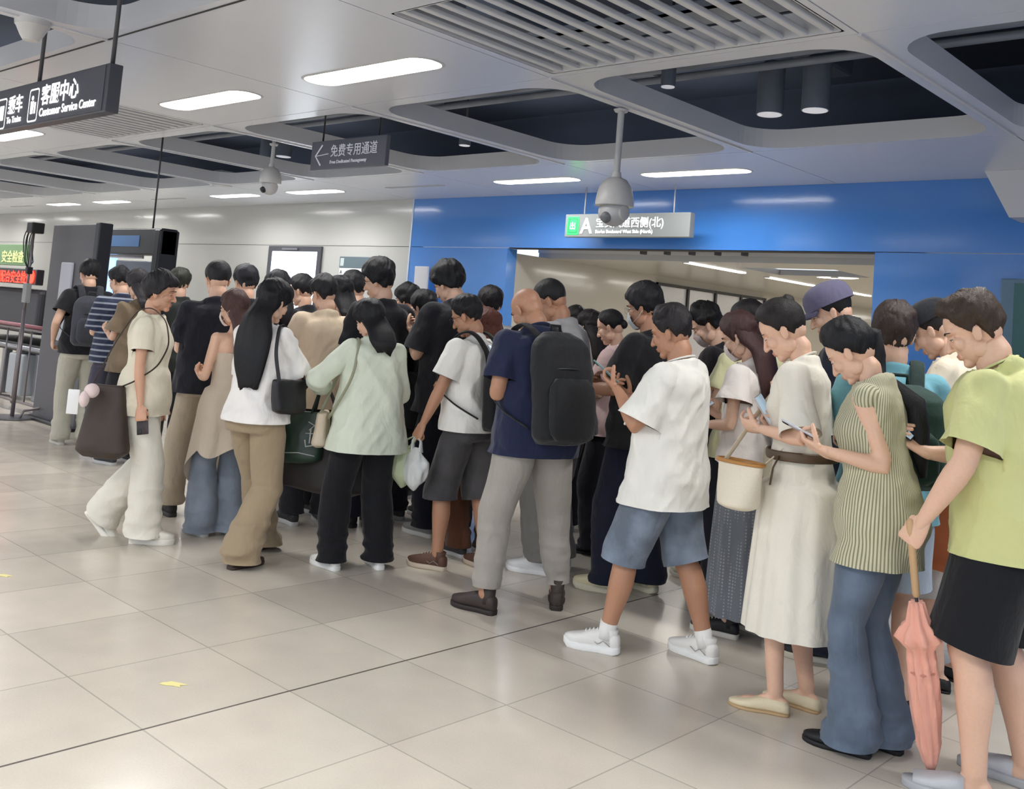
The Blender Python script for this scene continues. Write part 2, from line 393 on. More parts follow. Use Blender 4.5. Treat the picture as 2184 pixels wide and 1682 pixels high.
# seam ridge: a slim raised rail below every module joint over the openings
rl = G()
for k, xr in enumerate(SEAMX):
    for (y0, y1, kind) in YB:
        if kind == 'open' and y1 > 0: rl.add(box(xr-.012, xr+.012, y0, y1, ZC-.012, ZC+.04))
struct('trim_1', rl, M_LIP)
struct('trim_2', G().add(box(-36, 4, 3.012, 3.028, ZC-.004, ZC+.05)), M_SEAM)
for (x0, x1, y0, y1, i, kind) in spots_l:
    cx, cy = (x0+x1)/2, (y0+y1)/2
    near = ('above the crowd' if y0 > 3 else 'out of view, added as fill light') if kind == 'belt' else 'near the far wall'
    LBL = {('belt', 1): 'largest glowing slot light, left of the big air grille', ('belt', 2): 'second largest slot light, left of the largest one', ('belt', 4): 'slot light below the big hanging service sign',
           ('wall', 1): 'slot light above the exit sign, right of the dome camera pole', ('wall', 2): 'slot light by the blue wall, left of the dome camera pole', ('wall', 4): 'slot light right of the smaller dome camera, along the pale wall', ('wall', 5): 'slot light just left of the smaller dome camera, along the pale wall',
           ('wall', 7): 'far small slot light above the security gate, right one', ('wall', 8): 'far small slot light above the security gate, left one'}
    lb = LBL.get((kind, i)) if y0 > 3 else None
    e = empty('ceiling_light', (cx, cy, ZC), 0, lb or 'long white slot light in the ceiling panels %s' % near, 'ceiling light', 'slot lights in the ceiling %s' % near)
    hx, hy = (x1-x0)/2, (y1-y0)/2
    obj('diffuser', G().add(loft([rrect(0, 0, .056, hx-.004, hy-.004, hy*.95, 8), rrect(0, 0, .07, hx-.004, hy-.004, hy*.95, 8)])), M_GLOW, e, smooth=False)
    rg = loft([rrect(0, 0, 0, hx+.025, hy+.025, hy+.02, 8), rrect(0, 0, -.006, hx+.02, hy+.02, hy+.018, 8), rrect(0, 0, -.006, hx+.003, hy+.003, hy, 8), rrect(0, 0, .056, hx-.002, hy-.002, hy, 8)], (False, False))
    obj('trim_ring', G().add(rg), M_GREY, e, smooth=False)
    l = bpy.data.lights.new('slot_lamp', 'AREA'); l.shape = 'RECTANGLE'; l.size = 2*hx-.2; l.size_y = 2*hy-.08; l.energy = LAMP_W*(1.5 if y0 < 3 and x0 > -6 else .95); l.color = (1, .99, .97)  # added lamps out of view run stronger to brighten the near floor
    lo = bpy.data.objects.new('slot_lamp', l); COL.objects.link(lo); lo.parent = e; lo.location = (0, 0, .05)
for (x0, x1, y0, y1) in grilles:
    if y1 < 0 or x0 < -24: continue
    e = empty('ceiling_grille', ((x0+x1)/2, (y0+y1)/2, ZC), 0,
              'grey slatted air grille over the right of the crowd, the largest' if -5 < x0 < -4 and y0 > 3 else ('grey slatted air grille behind the hanging service sign' if -12 < x0 < -11 and y0 > 3 else 'grey slatted air grille further along the ceiling'), 'air grille', 'slatted grilles of the ceiling')
    hx, hy = (x1-x0)/2, (y1-y0)/2; g = G(); n = 14
    for j in range(n):
        x = -hx+(j+.5)*2*hx/n
        R = roty(.0)
        V, F = bbox_(-.024, .024, -hy, hy, 0, .034, .008); g.add((V@R.T+(x, 0, 0.0), F))
    obj('slats', g, M_LIP, e, smooth=False)
    g = G()
    for a in (-hx, hx): g.add(box(a-.008, a+.008, -hy, hy, 0, .15))
    for a in (-hy, hy): g.add(box(-hx, hx, a-.008, a+.008, 0, .15))
    obj('frame', g, M_LIP, e, smooth=False)
for (x0, x1, y0, y1) in vents:
    e = G(); hx, hy = (x1-x0)/2, (y1-y0)/2
    for j in range(3): e.add(box(-hx, hx, -hy+.01+j*.04, -hy+.022+j*.04, 0, .03))
    tag(obj('ceiling_vent', e, M_LIP, smooth=False, loc=((x0+x1)/2, (y0+y1)/2, ZC)), 'narrow slot vent in the ceiling strip along the far wall', 'vent', 'slot vents by the far wall')
# ducts and pipes in the void above the openings
rng = random.Random(3)
for k, (y, z, r, mt_) in enumerate(((6.1, 3.75, .05, M_DUCT), (6.25, 3.86, .04, M_DUCT), (6.5, 3.86, .05, M_DUCT2), (7.1, 3.84, .05, M_DUCT), (7.3, 3.8, .035, M_DUCT), (1.2, 3.8, .06, M_DUCT), (7.9, 4.22, .09, M_DUCT2))):
    tag(obj('service_pipe', G().add(tube([(-34, 0, 0), (-16, 0, .01), (3, 0, 0)], r, 12)), mt_, loc=(0, y, z)), 'long dark service pipe running inside the ceiling void', 'pipe', 'pipes in the ceiling void')
for k, (x, y, w_, h_) in enumerate(((-3.2, 6.4, .34, .3), (-9.0, 6.9, .4, .3), (-12.5, 7.0, .4, .3), (-5.9, 7.0, .5, .28), (-3.95, 7.4, .22, .34), (-10.3, 6.3, .4, .25), (-15, 6.6, .4, .25))):
    tag(obj('air_duct', G().add(bbox_(-w_/2, w_/2, -1.2, 1.2, -h_/2, h_/2, .02)), M_DUCT2, smooth=False, loc=(x, y, 4.352-h_/2)), 'boxy grey air duct up in the dark ceiling void', 'duct', 'ducts in the ceiling void')
tag(obj('cable_tray', G().add(box(-34, 3, -.15, .15, 0, .02)).add(box(-34, 3, -.15, -.14, 0, .07)).add(box(-34, 3, .14, .15, 0, .07)), M_DUCT, smooth=False, loc=(0, 5.75, 3.72)), 'shallow metal cable tray inside the ceiling void', 'cable tray')
def downlight(x, y, z, lab, r=.115, h=.42, lit=1.2):
    e = empty('downlight', (x, y, z), 0, lab, 'ceiling lamp')
    obj('housing', lathe([(r*.96, .004), (r, 0), (r, h), (r*.6, h+.05)], 28), M_DUCT2, e, smooth='auto')
    obj('lamp_lens', lathe([(r*.9, -.004), (r*.9, .003)], 28), plain('lens_glow', s2l(200, 200, 205), emit=.45), e, smooth=False)
    obj('stem', tube([(0, 0, h), (0, 0, 4.35-z)], .012, 8), M_ROD, e)
downlight(-4.16, 7.66, 3.48, 'cylinder downlight in the right ceiling opening, left one of the pair')
downlight(-3.74, 7.66, 3.48, 'cylinder downlight in the right ceiling opening, right one of the pair')
downlight(-4.48, 6.55, 3.5, 'small black downlight near the pipes in the right ceiling opening', r=.06, h=.16)
downlight(-8.16, 7.88, 3.5, 'small downlight just right of the hanging arrow sign', r=.07, h=.2)
downlight(-11.92, 7.69, 3.5, 'round downlight behind the smaller dome camera, left one', r=.11, h=.3)
downlight(-11.42, 7.62, 3.5, 'round downlight behind the smaller dome camera, right one', r=.11, h=.3)
# square speaker hanging through an opening
tag(obj('ceiling_speaker', G().add(bbox_(-.12, .12, -.12, .12, 0, .24, .02)), M_GREY, smooth=False, loc=(*floor_at(475, 392, 3.28)[:2], 3.24)), 'pale square box hanging in a ceiling opening left of the smaller dome camera', 'speaker')
sd = floor_at(68, 62, 3.20)
e = empty('smoke_detector', (sd.x, sd.y, 3.2), 0, 'white rounded detector hanging under the ceiling beam at the top left corner', 'detector')
obj('base_plate', lathe([(.11, .02), (.115, .06)], 24), M_OFFW, e, smooth='auto')
obj('cover', lathe([(.02, -.085), (.05, -.08), (.07, -.05), (.085, -.02), (.105, .02)], 24), M_OFFW, e, smooth='auto')

# dome cameras on poles
def dome(x, y, ztop, s, lab, zc=ZC):
    e = empty('dome_camera', (x, y, ztop), 0, lab, 'security camera')
    obj('mount_pole', G().add(tube([(0, 0, zc-ztop+.0), (0, 0, .0)], .026*s, 16)).add(lathe([(.05*s, ZC-ztop-.03), (.06*s, ZC-ztop-.012)], 20)), M_GREY, e, smooth='auto')
    obj('housing', lathe([(.02*s, .0), (.035*s, .03*s), (.04*s, -.01), (.085*s, -.03*s), (.125*s, -.085*s), (.142*s, -.15*s), (.15*s, -.215*s), (.146*s, -.235*s), (.10*s, -.24*s)], 36), M_OFFW, e, smooth='auto')
    obj('camera_ball', G().add(ell((0, 0, -.285*s), (.108*s, .108*s, .108*s), None, 32, 18)), M_GREY, e)
    obj('lens_window', G().add(tube([(0, -.06*s, -.31*s), (0, -.112*s, -.345*s)], [.045*s, .04*s], 20)), plain('lens_smoke', s2l(120, 122, 126), rough=.25) if s > 1 else M_BLACK, e)
    for a in (-1, 1): obj('side_cover', lathe([(.06*s, 0), (.062*s, .02*s), (.05*s, .028*s)], 20), M_OFFW, e, smooth='auto').matrix_local = Matrix.Translation((a*.085*s, 0, -.285*s)) @ Matrix.Rotation(a*PI/2, 4, 'Y')
dome(-4.66, 6.19, 2.715, 1.02, 'large white dome security camera on a long pole in front of the exit sign')
dome(-9.32, 6.08, 3.0, .82, 'grey dome security camera on a short pole left of the hanging arrow sign', 4.35)

# ------------------------------------------------------------ signs
def frame_icon(name, mat_line, parent, x, z, w_, h_, y, draw):
    g = G()
    out = rrect(0, 0, 0, w_/2, h_/2, w_*.15, 5); inn = rrect(0, 0, 0, w_/2-.012, h_/2-.012, w_*.11, 5)
    R = rotx(PI/2)
    g.add(xf(loft([out, inn], (False, False)), R, (x, y, z)))
    for q in draw: g.add(xf(q, R, (x, y, z)))
    return obj(name, g, mat_line, parent, smooth=False)
# big service sign
e = empty('hanging_sign', (-6.82, 2.67, 2.56), 0, 'big dark grey hanging sign pointing to trains and the customer service centre', 'sign')
SW = .87
obj('sign_box', G().add(bbox_(-SW-.9, SW, -.01, .075, .03, .335, .004)), M_DARK, e, smooth=False)
obj('sign_face', G().add(box(-SW-.88, SW-.05, -.014, -.0102, .04, .325)), plain('sign_face_dark', s2l(78, 78, 86), rough=.5, emit=.03), e, smooth=False)
for xx in (-.28, .835-.0, -1.4): obj('hanger_rod', tube([(xx-.03, .033, .33), (xx-.03, .033, 1.75)], .014, 10), M_ROD, e)
yy = -.018
obj('person_symbol', G(), M_GLYPH, e) if 0 else None
def pic_person(s, ox=0): return [xf(ell((ox, .35*s, 0), (.12*s, .12*s, .004), None, 14, 6)), ([(ox-.2*s, .2*s, 0), (ox+.2*s, .2*s, 0), (ox+.16*s, -.4*s, 0), (ox-.16*s, -.4*s, 0)], [(0, 1, 2, 3)])]
frame_icon('service_symbol', M_GLYPH, e, -.235, .165, .165, .235, yy, pic_person(.15, -.02)+[([(.015, .02, 0), (.045, .02, 0), (.045, -.06, 0), (.015, -.06, 0)], [(0, 1, 2, 3)])])
frame_icon('train_symbol', M_GLYPH, e, -.80, .15, .16, .23, yy, [([(-.04, .06, 0), (.04, .06, 0), (.04, -.05, 0), (-.04, -.05, 0)], [(0, 1, 2, 3)])])
text('lettering', '客服中心', .150, M_GLYPH, e, (-.115, yy, .165), (PI/2, 0, 0), bold=.0022, xs=.98)
text('lettering', 'Customer Service Center', .082, M_GLYPH, e, (-.12, yy, .075), (PI/2, 0, 0), bold=.0012)
text('lettering', '乘车', .140, M_GLYPH, e, (-.69, yy, .150), (PI/2, 0, 0), bold=.0022, xs=.95)
text('lettering', 'To Trains', .066, M_GLYPH, e, (-.69, yy, .07), (PI/2, 0, 0), bold=.0012)
# arrow sign
e = empty('hanging_sign', (-7.89, 6.0, 2.90), 0, 'small grey hanging sign with a white left arrow above the queue', 'sign')
obj('sign_box', G().add(bbox_(-.6, .6, 0, .05, 0, .30, .004)), plain('sign_grey', s2l(92, 94, 104), rough=.5, emit=.03), e, smooth=False)
for xx in (-.45, .45): obj('hanger_rod', tube([(xx, .025, .29), (xx, .025, 1.45)], .010, 8), M_BLACK, e)
yy = -.006
M_DG = plain('arrow_white', s2l(215, 215, 222), emit=.12)
obj('arrow_symbol', G().add(tube([(-.50, yy, .145), (-.30, yy, .16)], .009, 6, flat=.4)).add(tube([(-.41, yy, .255), (-.515, yy, .145), (-.42, yy, .045)], .011, 6, flat=.4)), M_DG, e, smooth=False)
text('lettering', '免费专用通道', .135, M_DG, e, (-.265, yy, .135), (PI/2, 0, 0), xs=.92)
text('lettering', 'Free Dedicated Passageway', .048, M_DG, e, (-.265, yy, .055), (PI/2, 0, 0), xs=1.1, bold=.0008)
# exit sign
e = empty('exit_sign', (-7.02, 9.55, 2.63), 0, 'grey lit exit sign with green symbol and letter A above the passage', 'sign')
obj('sign_box', G().add(bbox_(-.92, .92, 0, .10, 0, .285, .004)), plain('exit_sign_grey', s2l(118, 122, 122), rough=.5, emit=.05), e, smooth=False)
for xx in (-.66, .66): obj('hanger_rod', tube([(xx, .05, .28), (xx, .05, .64)], .008, 8), M_OFFW, e)
yy = -.006
M_GREEN = plain('exit_green', s2l(40, 205, 90), emit=.9)
obj('exit_symbol', G().add(xf(loft([rrect(0, 0, 0, .095, .115, .02), rrect(0, 0, .002, .093, .113, .02)]), rotx(PI/2), (-.79, yy+.003, .14))), M_GREEN, e, smooth=False)
obj('symbol_border', G().add(xf(loft([rrect(0, 0, 0, .07, .088, .012), rrect(0, 0, 0, .062, .08, .01)], (False, False)), rotx(PI/2), (-.79, yy-.001, .14))), plain('exit_green_dark', s2l(20, 110, 50)), e, smooth=False)
text('lettering', '出', .10, plain('exit_pale', s2l(190, 255, 190), emit=.8), e, (-.843, yy-.002, .10), (PI/2, 0, 0), bold=.001)
text('lettering', 'A', .27, M_GLYPH, e, (-.665, yy, .045), (PI/2, 0, 0), bold=.005, xs=1.0)
text('lettering', '宝安大道西侧(北)', .135, M_GLYPH, e, (-.43, yy, .125), (PI/2, 0, 0), bold=.001, xs=.97)
text('lettering', "Bao'an Boulevard West Side (North)", .058, M_GLYPH, e, (-.43, yy, .045), (PI/2, 0, 0), bold=.0012, xs=.98)
# wall things
e = tag(empty('door_1', (0, 0, 0), 0, None, None), kind='structure')
obj('door_frame', G().add(box(-15.1, -13.55, 9.96, 10.0, 2.42, 2.51)).add(box(-15.1, -15.0, 9.96, 10.0, 0, 2.42)).add(box(-13.65, -13.55, 9.96, 10.0, 0, 2.42)), M_DARK, e, smooth=False)
obj('door_pane', G().add(box(-15.0, -13.65, 9.975, 9.995, .02, 2.42)), plain('lit_frosted_glass', s2l(235, 245, 255), emit=.95), e, smooth=False)
obj('door_closer', G().add(box(-14.65, -14.2, 9.93, 9.96, 2.44, 2.475)), M_STEEL, e, smooth=False)
e = empty('wall_sign', (-12.6, 9.985, 2.05), 0, 'small grey direction sign with white sheet on the pale wall', 'sign')
obj('sign_plate', G().add(bbox_(-.43, .43, -.02, .012, .12, .30, .004)), plain('slate_sign', s2l(96, 112, 120), rough=.5), e, smooth=False)
obj('white_panel', G().add(bbox_(-.43, .43, -.012, .012, -.2, .12, .004)), plain('sheet_white', s2l(225, 226, 232), rough=.6), e, smooth=False)
obj('pictogram', G().add(box(-.40, -.31, -.024, -.02, .145, .275)), plain('pale_mark', s2l(190, 205, 205)), e, smooth=False)
text('lettering', 'A', .08, M_DARK, e, (-.40, -.016, .02), (PI/2, 0, 0))
# banner paper on the blue wall
e = empty('notice_board', (-10.86, 9.9, 0), -.1, 'white notice board leaning on the blue wall behind the tall man', 'notice board')
obj('board_face', G().add(xf(bbox_(-.16, .16, -.015, .015, 0, 2.22, .005), rotx(.03))), plain('sheet_white', s2l(225, 226, 232)), e, smooth=False)
obj('board_foot', G().add(bbox_(-.2, .2, -.14, .08, 0, .03, .005)), M_GREY, e, smooth=False)
# advert light box at the right edge
e = empty('light_box', (-2.62, 9.9, 1.0), 0, 'tall teal framed panel on the blue wall at the right edge', 'poster case')
obj('case_frame', G().add(bbox_(-.24, .9, -.05, .09, -.6, 1.28, .01)), plain('teal_frame', s2l(96, 128, 150), rough=.3), e, smooth=False)
obj('poster_face', G().add(box(-.12, .85, -.056, -.0502, -.55, 1.24)), plain('teal_poster', s2l(52, 104, 104), rough=.3), e, smooth=False)
# white stepped bulkhead at the right end of the blue wall
gs = [(-2.97, 9.6, ZC-.001), (-2.74, 9.6, 2.82), (-1.4, 9.6, 2.82), (-1.4, 9.6, ZC-.001)]
gs2 = [(a, 10.0, c) for a, b, c in gs]
struct('trim_3', (gs+gs2, [(0, 1, 2, 3), (7, 6, 5, 4), (0, 4, 5, 1), (1, 5, 6, 2), (2, 6, 7, 3)]), M_LIP)
# passage poster case
e = empty('poster_case', (-9.3, 15.5, 2.36), 0, 'row of four tall panels in a black frame on the passage wall', 'poster case')
g = G(); g.add(box(0, .05, -1.85, 1.85, -.05, .0)); g.add(box(0, .05, -1.85, 1.85, -1.6, -1.55))
for j in range(5): g.add(box(0, .055, -1.85+j*.9125, -1.79+j*.9125-.0, -1.6, 0))
obj('frame', g, M_BLACK, e, smooth=False)
for j in range(4): obj('panel', G().add(box(.005, .02, -1.79+j*.9125, -.94+j*.9125, -1.55, -.05)), plain('panel_grey', s2l(196, 198, 204), rough=.2), e, smooth=False)
# passage lights
def strip(x, y0, y1, lab, wdt=.05, en=14):
    e = empty('strip_light', (x, (y0+y1)/2, 2.47), 0, lab, 'ceiling light', 'strip lights in the passage ceiling')
    h = (y1-y0)/2
    obj('diffuser', G().add(box(-wdt, wdt, -h, h, -.012, 0)), M_GLOW, e, smooth=False)
    obj('end_cap', G().add(box(-wdt, wdt, -h-.02, -h, -.014, 0)).add(box(-wdt, wdt, h, h+.02, -.014, 0)), M_GREY, e, smooth=False)
    l = bpy.data.lights.new('strip_lamp', 'AREA'); l.shape = 'RECTANGLE'; l.size = 2*wdt; l.size_y = 2*h; l.energy = en; l.color = (1, .95, .86)
    lo = bpy.data.objects.new('strip_lamp', l); COL.objects.link(lo); lo.parent = e; lo.location = (0, 0, -.016)
for j in range(9): strip(-7.05, 11.0+j*2.2, 12.5+j*2.2, 'thin glowing strip light in the passage ceiling')
for j in range(6): strip(-5.0, 13.2+j*3.0, 14.6+j*3.0, 'thin glowing strip light in the passage ceiling')
e = empty('passage_lamp', (-5.85, 12.95, 2.47), 0, 'bright oval lamp beside the dark hatch in the passage ceiling', 'ceiling light')
obj('lens', G().add(ell((0, 0, 0), (.3, .1, .012), None, 24, 6)), M_GLOW, e)
obj('rim', lathe([(.11, 0), (.115, -.008), (.105, -.01)], 24), M_GREY, e)
# floor stickers
M_YEL = plain('yellow_sticker', s2l(232, 222, 150), rough=.6)
def sticker(x, y, lab, s=1, a=0):
    P = [(-.10, -.02), (-.05, -.035), (.0, -.03), (.06, -.045), (.045, -.01), (.095, .01), (.03, .03), (-.04, .045), (-.06, .02), (-.085, .012)]
    V = [(s*p[0], s*p[1], 0) for p in P]+[(s*p[0], s*p[1], .0015) for p in P]; n = len(P)
    F = [tuple(range(n, 2*n))]+[(i, (i+1) % n, n+(i+1) % n, n+i) for i in range(n)]
    tag(obj('floor_sticker', (V, F), M_YEL, smooth=False, loc=(x, y, .001), rz=a), lab, 'sticker')
sticker(-3.53, 2.10, 'torn yellow sticker on the floor tiles in the foreground', .55, .7)
sticker(-5.31, 2.13, 'yellow sticker on the floor at the left edge', .5, .6)

# ------------------------------------------------------------ security point at the left
GA = .10
e = empty('security_partition', (-10.86, 4.72, 0), 0, 'tall dark grey partition panel beside the security gate', 'partition')
obj('panel', G().add(bbox_(-.58, .52, -.04, .08, .02, 2.185, .01)), plain('partition_grey', s2l(92, 90, 94), rough=.5), e, smooth=False)
obj('side_post', G().add(bbox_(.50, .60, -.05, .10, 0, 2.20, .01)), M_BLACK, e, smooth=False)
obj('screen_back', G().add(bbox_(-.20, .08, -.07, -.04, .9, 1.76, .01)), plain('pale_case', s2l(186, 188, 196), rough=.4), e, smooth=False)
obj('base', G().add(bbox_(-.62, .62, -.12, .16, 0, .035, .01)), M_BLACK, e, smooth=False)
e = empty('security_gate', (-11.15, 5.5, 0), 0, 'black walk-through security gate with lit screens, hung from a rod', 'gate')
obj('header', G().add(bbox_(-.98, .80, -.08, .12, 1.93, 2.235, .015)), M_BLACK, e, smooth=False)
obj('gate_post', G().add(bbox_(-1.02, -.90, -.1, .14, 0, 2.24, .015)), M_BLACK, e, smooth=False)
obj('gate_post', G().add(bbox_(.66, .80, -.1, .14, 0, 2.22, .015)), M_BLACK, e, smooth=False)
obj('header_display', G().add(box(-.45, .3, -.086, -.081, 2.02, 2.15)), plain('blue_dim_display', s2l(52, 88, 130), emit=.4), e, smooth=False)
obj('screen', G().add(bbox_(-.90, -.35, -.03, .0, 1.35, 1.93, .008)), plain('bright_screen', s2l(150, 190, 250), emit=1.2), e, smooth=False)
obj('dark_screen', G().add(bbox_(-.33, .64, -.03, .0, 1.35, 1.86, .008)), plain('dark_screen', s2l(70, 76, 92), rough=.25, emit=.05), e, smooth=False)
obj('lamp_strip', G().add(box(-.66, .35, -.05, -.03, 1.885, 1.925)), M_GLYPHD, e, smooth=False)
obj('hanger_rod', tube([(.43, 0, 2.23), (.43, 0, 3.6)], .011, 8), M_ROD, e)
# barrier
bp = floor_at(60, 893)
M_PIPE = plain('grey_pipe', s2l(128, 120, 122), rough=.35, metal=.5)
e = empty('crowd_barrier', (-11.55, 4.72, 0), 0, 'grey tubular crowd barrier in front of the baggage scanner', 'barrier')
fr = [(-1.6, 0, .12), (.30, 0, .12)]+[(.30+.16*math.sin(a), 0, .28-.16*math.cos(a)) for a in np.linspace(.2, PI/2, 6)]+[(.46, 0, .75)]+[(.30+.16*math.cos(a), 0, .80+.16*math.sin(a)) for a in np.linspace(.1, PI/2, 6)]+[(-1.6, 0, .96)]
obj('frame', G().add(tube(fr, .017, 10)), M_PIPE, e)
for xx in (-1.3, -.95, -.6, -.25, .10): obj('upright', tube([(xx, 0, .12), (xx, 0, .96)], .010, 8), M_PIPE, e)
obj('top_rail', tube([(-1.6, 0, 1.0), (.15, 0, 1.0)], .022, 10), plain('red_rail', s2l(150, 90, 100), rough=.4), e)
for xx in (-1.2, .28): obj('foot', G().add(tube([(xx, -.24, .015), (xx, -.2, .1), (xx, 0, .13), (xx, .2, .1), (xx, .24, .015)], .015, 8)), M_PIPE, e)
e = empty('mast_stand', (-11.42, 4.46, 0), 0, 'thin grey mast with a camera box and looped cables standing before the barrier', 'camera stand')
obj('base_plate', lathe([(.23, 0), (.24, .008), (.23, .02), (.03, .026)], 32), M_STEEL, e, smooth='auto')
obj('mast', G().add(tube([(0, 0, .02), (0, 0, 1.2)], .022, 12)).add(tube([(0, 0, 1.2), (0, 0, 2.12)], .015, 12)), M_PIPE, e)
obj('camera_box', G().add(bbox_(-.06, .09, -.06, .08, 2.06, 2.18, .01)), M_BLACKP, e, smooth=False)
cb = G()
for q in range(6):
    rr_ = random.Random(q); a0 = rr_.uniform(-.5, .5)
    P = [(.02, -.02, 2.12)]
    for s_ in np.linspace(0, 1, 14):
        a = PI*s_+a0*.3; P.append((-.06-.08*math.sin(a)*(1+.3*a0)+.03*q*.3, -.04+.015*q, 2.10-.36*s_+.05*math.sin(a)))
    P.append((.0, -.02, 1.66)); cb.add(tube(P, .006, 6))
obj('cable_loops', cb, M_BLACKP, e)
obj('clamp', G().add(bbox_(-.03, .03, -.035, .03, 1.6, 1.68, .008)), M_BLACKP, e, smooth=False)
obj('mast_bracket', G().add(bbox_(-.05, .05, -.03, .03, 1.28, 1.5, .008)), plain('case_grey', s2l(150, 152, 150)), e, smooth=False)
e = empty('gooseneck_microphone', (-11.75, 4.9, 0), 0, 'thin stand with an angled microphone left of the mast', 'microphone')
obj('stand', G().add(tube([(0, 0, 0.02), (0, 0, 1.75), (.02, 0, 1.85)], .007, 8)).add(lathe([(.12, 0), (.12, .02)], 24)), M_PIPE, e)
obj('microphone_head', tube([(-.06, 0, 1.80), (.0, 0, 1.88), (.06, 0, 1.97)], [.012, .024, .012], 10, round_=True), M_BLACKP, e)
# baggage scanner
e = empty('baggage_scanner', (-13.9, 5.6, 0), 0, 'dark baggage scanner with red running text and green sign on top', 'baggage scanner')
obj('body', G().add(bbox_(-1.5, 1.0, -.4, .5, .85, 1.42, .05)), plain('scanner_dark', s2l(46, 44, 50), rough=.5), e, smooth=False)
obj('conveyor', G().add(bbox_(-1.5, 1.55, -.35, .45, .60, .72, .02)), M_BLACKP, e, smooth=False)
obj('rollers', tube([(-1.5, -.37, .66), (1.5, -.37, .66)], .03, 10), M_STEEL, e)
for xx in (-1.3, -.2, .9):
    for ya in (-.3, .3): obj('leg', G().add(bbox_(xx-.05, xx+.05, ya, ya+.1, 0, .62, .01)), M_STEEL, e, smooth=False)
obj('control_cabinet', G().add(bbox_(.3, .75, -.42, .2, .05, .58, .02)), plain('cabinet_pale', s2l(160, 165, 170), rough=.4), e, smooth=False)
obj('blue_guard', G().add(bbox_(-1.45, -.95, -.46, -.41, .2, .95, .01)), plain('guard_blue', s2l(52, 60, 120), rough=.4), e, smooth=False)
obj('led_display', G().add(bbox_(-1.5, .98, -.46, -.36, 1.48, 1.68, .01)), plain('led_case', s2l(38, 30, 34), rough=.4), e, smooth=False)
M_LED = plain('led_red', (1, .03, .015), emit=3.2)
text('led_text', '请配合安全检查', .17, M_LED, e, (-.35, -.465, 1.505), (PI/2, 0, 0), bold=.002)
obj('led_dot', G().add(tube([(.86, -.465, 1.58), (.86, -.475, 1.58)], .085, 20)), M_LED, e, smooth=False)
obj('green_sign', G().add(bbox_(-1.5, .60, -.44, -.38, 1.72, 2.0, .008)), plain('sign_green', s2l(118, 150, 108), rough=.5, emit=.05), e, smooth=False)
text('sign_lettering', '安全检查', .17, plain('sign_yellow', s2l(222, 228, 160), emit=.2), e, (-.28, -.445, 1.77), (PI/2, 0, 0), xs=1.1, bold=.003)
g = G().add(tube([(1.0, -.2, 1.0), (1.25, -.25, 1.2), (1.42, -.2, 1.45)], [.14, .09, .03], 12, flat=.4))
tag(obj('plastic_sheet', g, plain('clear_wrap', s2l(205, 205, 210), rough=.3), loc=(-13.75, 5.5, -.02)), 'crumpled pale sheet beside the baggage scanner', 'sheet')
# ------------------------------------------------------------ people kit
def vnoise(P, seed=0):
    "smooth value noise on an (N,3) array, range -1..1"
    P = np.asarray(P, float)+seed*17.13
    I = np.floor(P).astype(np.int64); f = P-I; f = f*f*(3-2*f); out = 0
    def h(a, b, c):
        n = (a*374761393+b*668265263+c*2147483647+seed*974711) & 0x7fffffff
        n = ((n ^ (n >> 13))*1274126177) & 0x7fffffff
        n = (n ^ (n >> 16)) & 0xffff
        return n/32767.5-1
    for dx in (0, 1):
        for dy in (0, 1):
            for dz in (0, 1):
                wgt = (f[:, 0] if dx else 1-f[:, 0])*(f[:, 1] if dy else 1-f[:, 1])*(f[:, 2] if dz else 1-f[:, 2])
                out = out+wgt*h(I[:, 0]+dx, I[:, 1]+dy, I[:, 2]+dz)
    return out
def quads(F): return np.array([f if len(f) == 4 else (f[0], f[1], f[2], f[2]) for f in F], dtype=np.int64)
def vnormals(V, F):
    Q = quads(F) if isinstance(F, list) else F
    n = np.cross(V[Q[:, 2]]-V[Q[:, 0]], V[Q[:, 3]]-V[Q[:, 1]]); N = np.zeros_like(V)
    for k in range(4): np.add.at(N, Q[:, k], n)
    return N/(np.linalg.norm(N, axis=1)[:, None]+1e-12)
def remesh(parts, vox, smooth=4, fac=.5):
    "fuse overlapping closed shapes into one continuous skin"
    g = G()
    for p in parts: g.add(p)
    me = bpy.data.meshes.new('tmp'); me.from_pydata(g.verts().tolist(), [], g.F)
    o = bpy.data.objects.new('tmp', me); COL.objects.link(o)
    md = o.modifiers.new('r', 'REMESH'); md.mode = 'VOXEL'; md.voxel_size = vox; md.use_smooth_shade = True
    if smooth:
        sm = o.modifiers.new('s', 'SMOOTH'); sm.factor = fac; sm.iterations = smooth
    ev = o.evaluated_get(bpy.context.evaluated_depsgraph_get()); m2 = ev.to_mesh()
    V = np.empty(len(m2.vertices)*3); m2.vertices.foreach_get('co', V); V = V.reshape(-1, 3)
    L = np.empty(len(m2.loops), dtype=np.int32); m2.loops.foreach_get('vertex_index', L)
    n = len(m2.polygons); F = L.reshape(-1, 4) if len(L) == 4*n else None
    if F is None: F = quads([tuple(p.vertices) for p in m2.polygons])
    ev.to_mesh_clear(); bpy.data.objects.remove(o); bpy.data.meshes.remove(me)
    return V, F.astype(np.int64)
def cut(V, Q, p0, n, rad=9, depth=9):
    "open the skin beyond a plane and leave a crisp hem on it"
    n = np.asarray(n, float); n /= np.linalg.norm(n); r = V-np.asarray(p0)
    d = r@n; lat = np.linalg.norm(r-d[:, None]*n, axis=1)
    b = (d > 0) & (lat < rad) & (d < depth)
    fb = b[Q]; Q2 = Q[~fb.all(1)]
    V = V.copy(); V[b] -= np.outer(d[b], n)
    used = np.zeros(len(V), bool); used[Q2.ravel()] = True
    idx = np.cumsum(used)-1
    return V[used], idx[Q2]
def fl(Q): return [tuple(q) if q[2] != q[3] else tuple(q[:3]) for q in Q.tolist()]
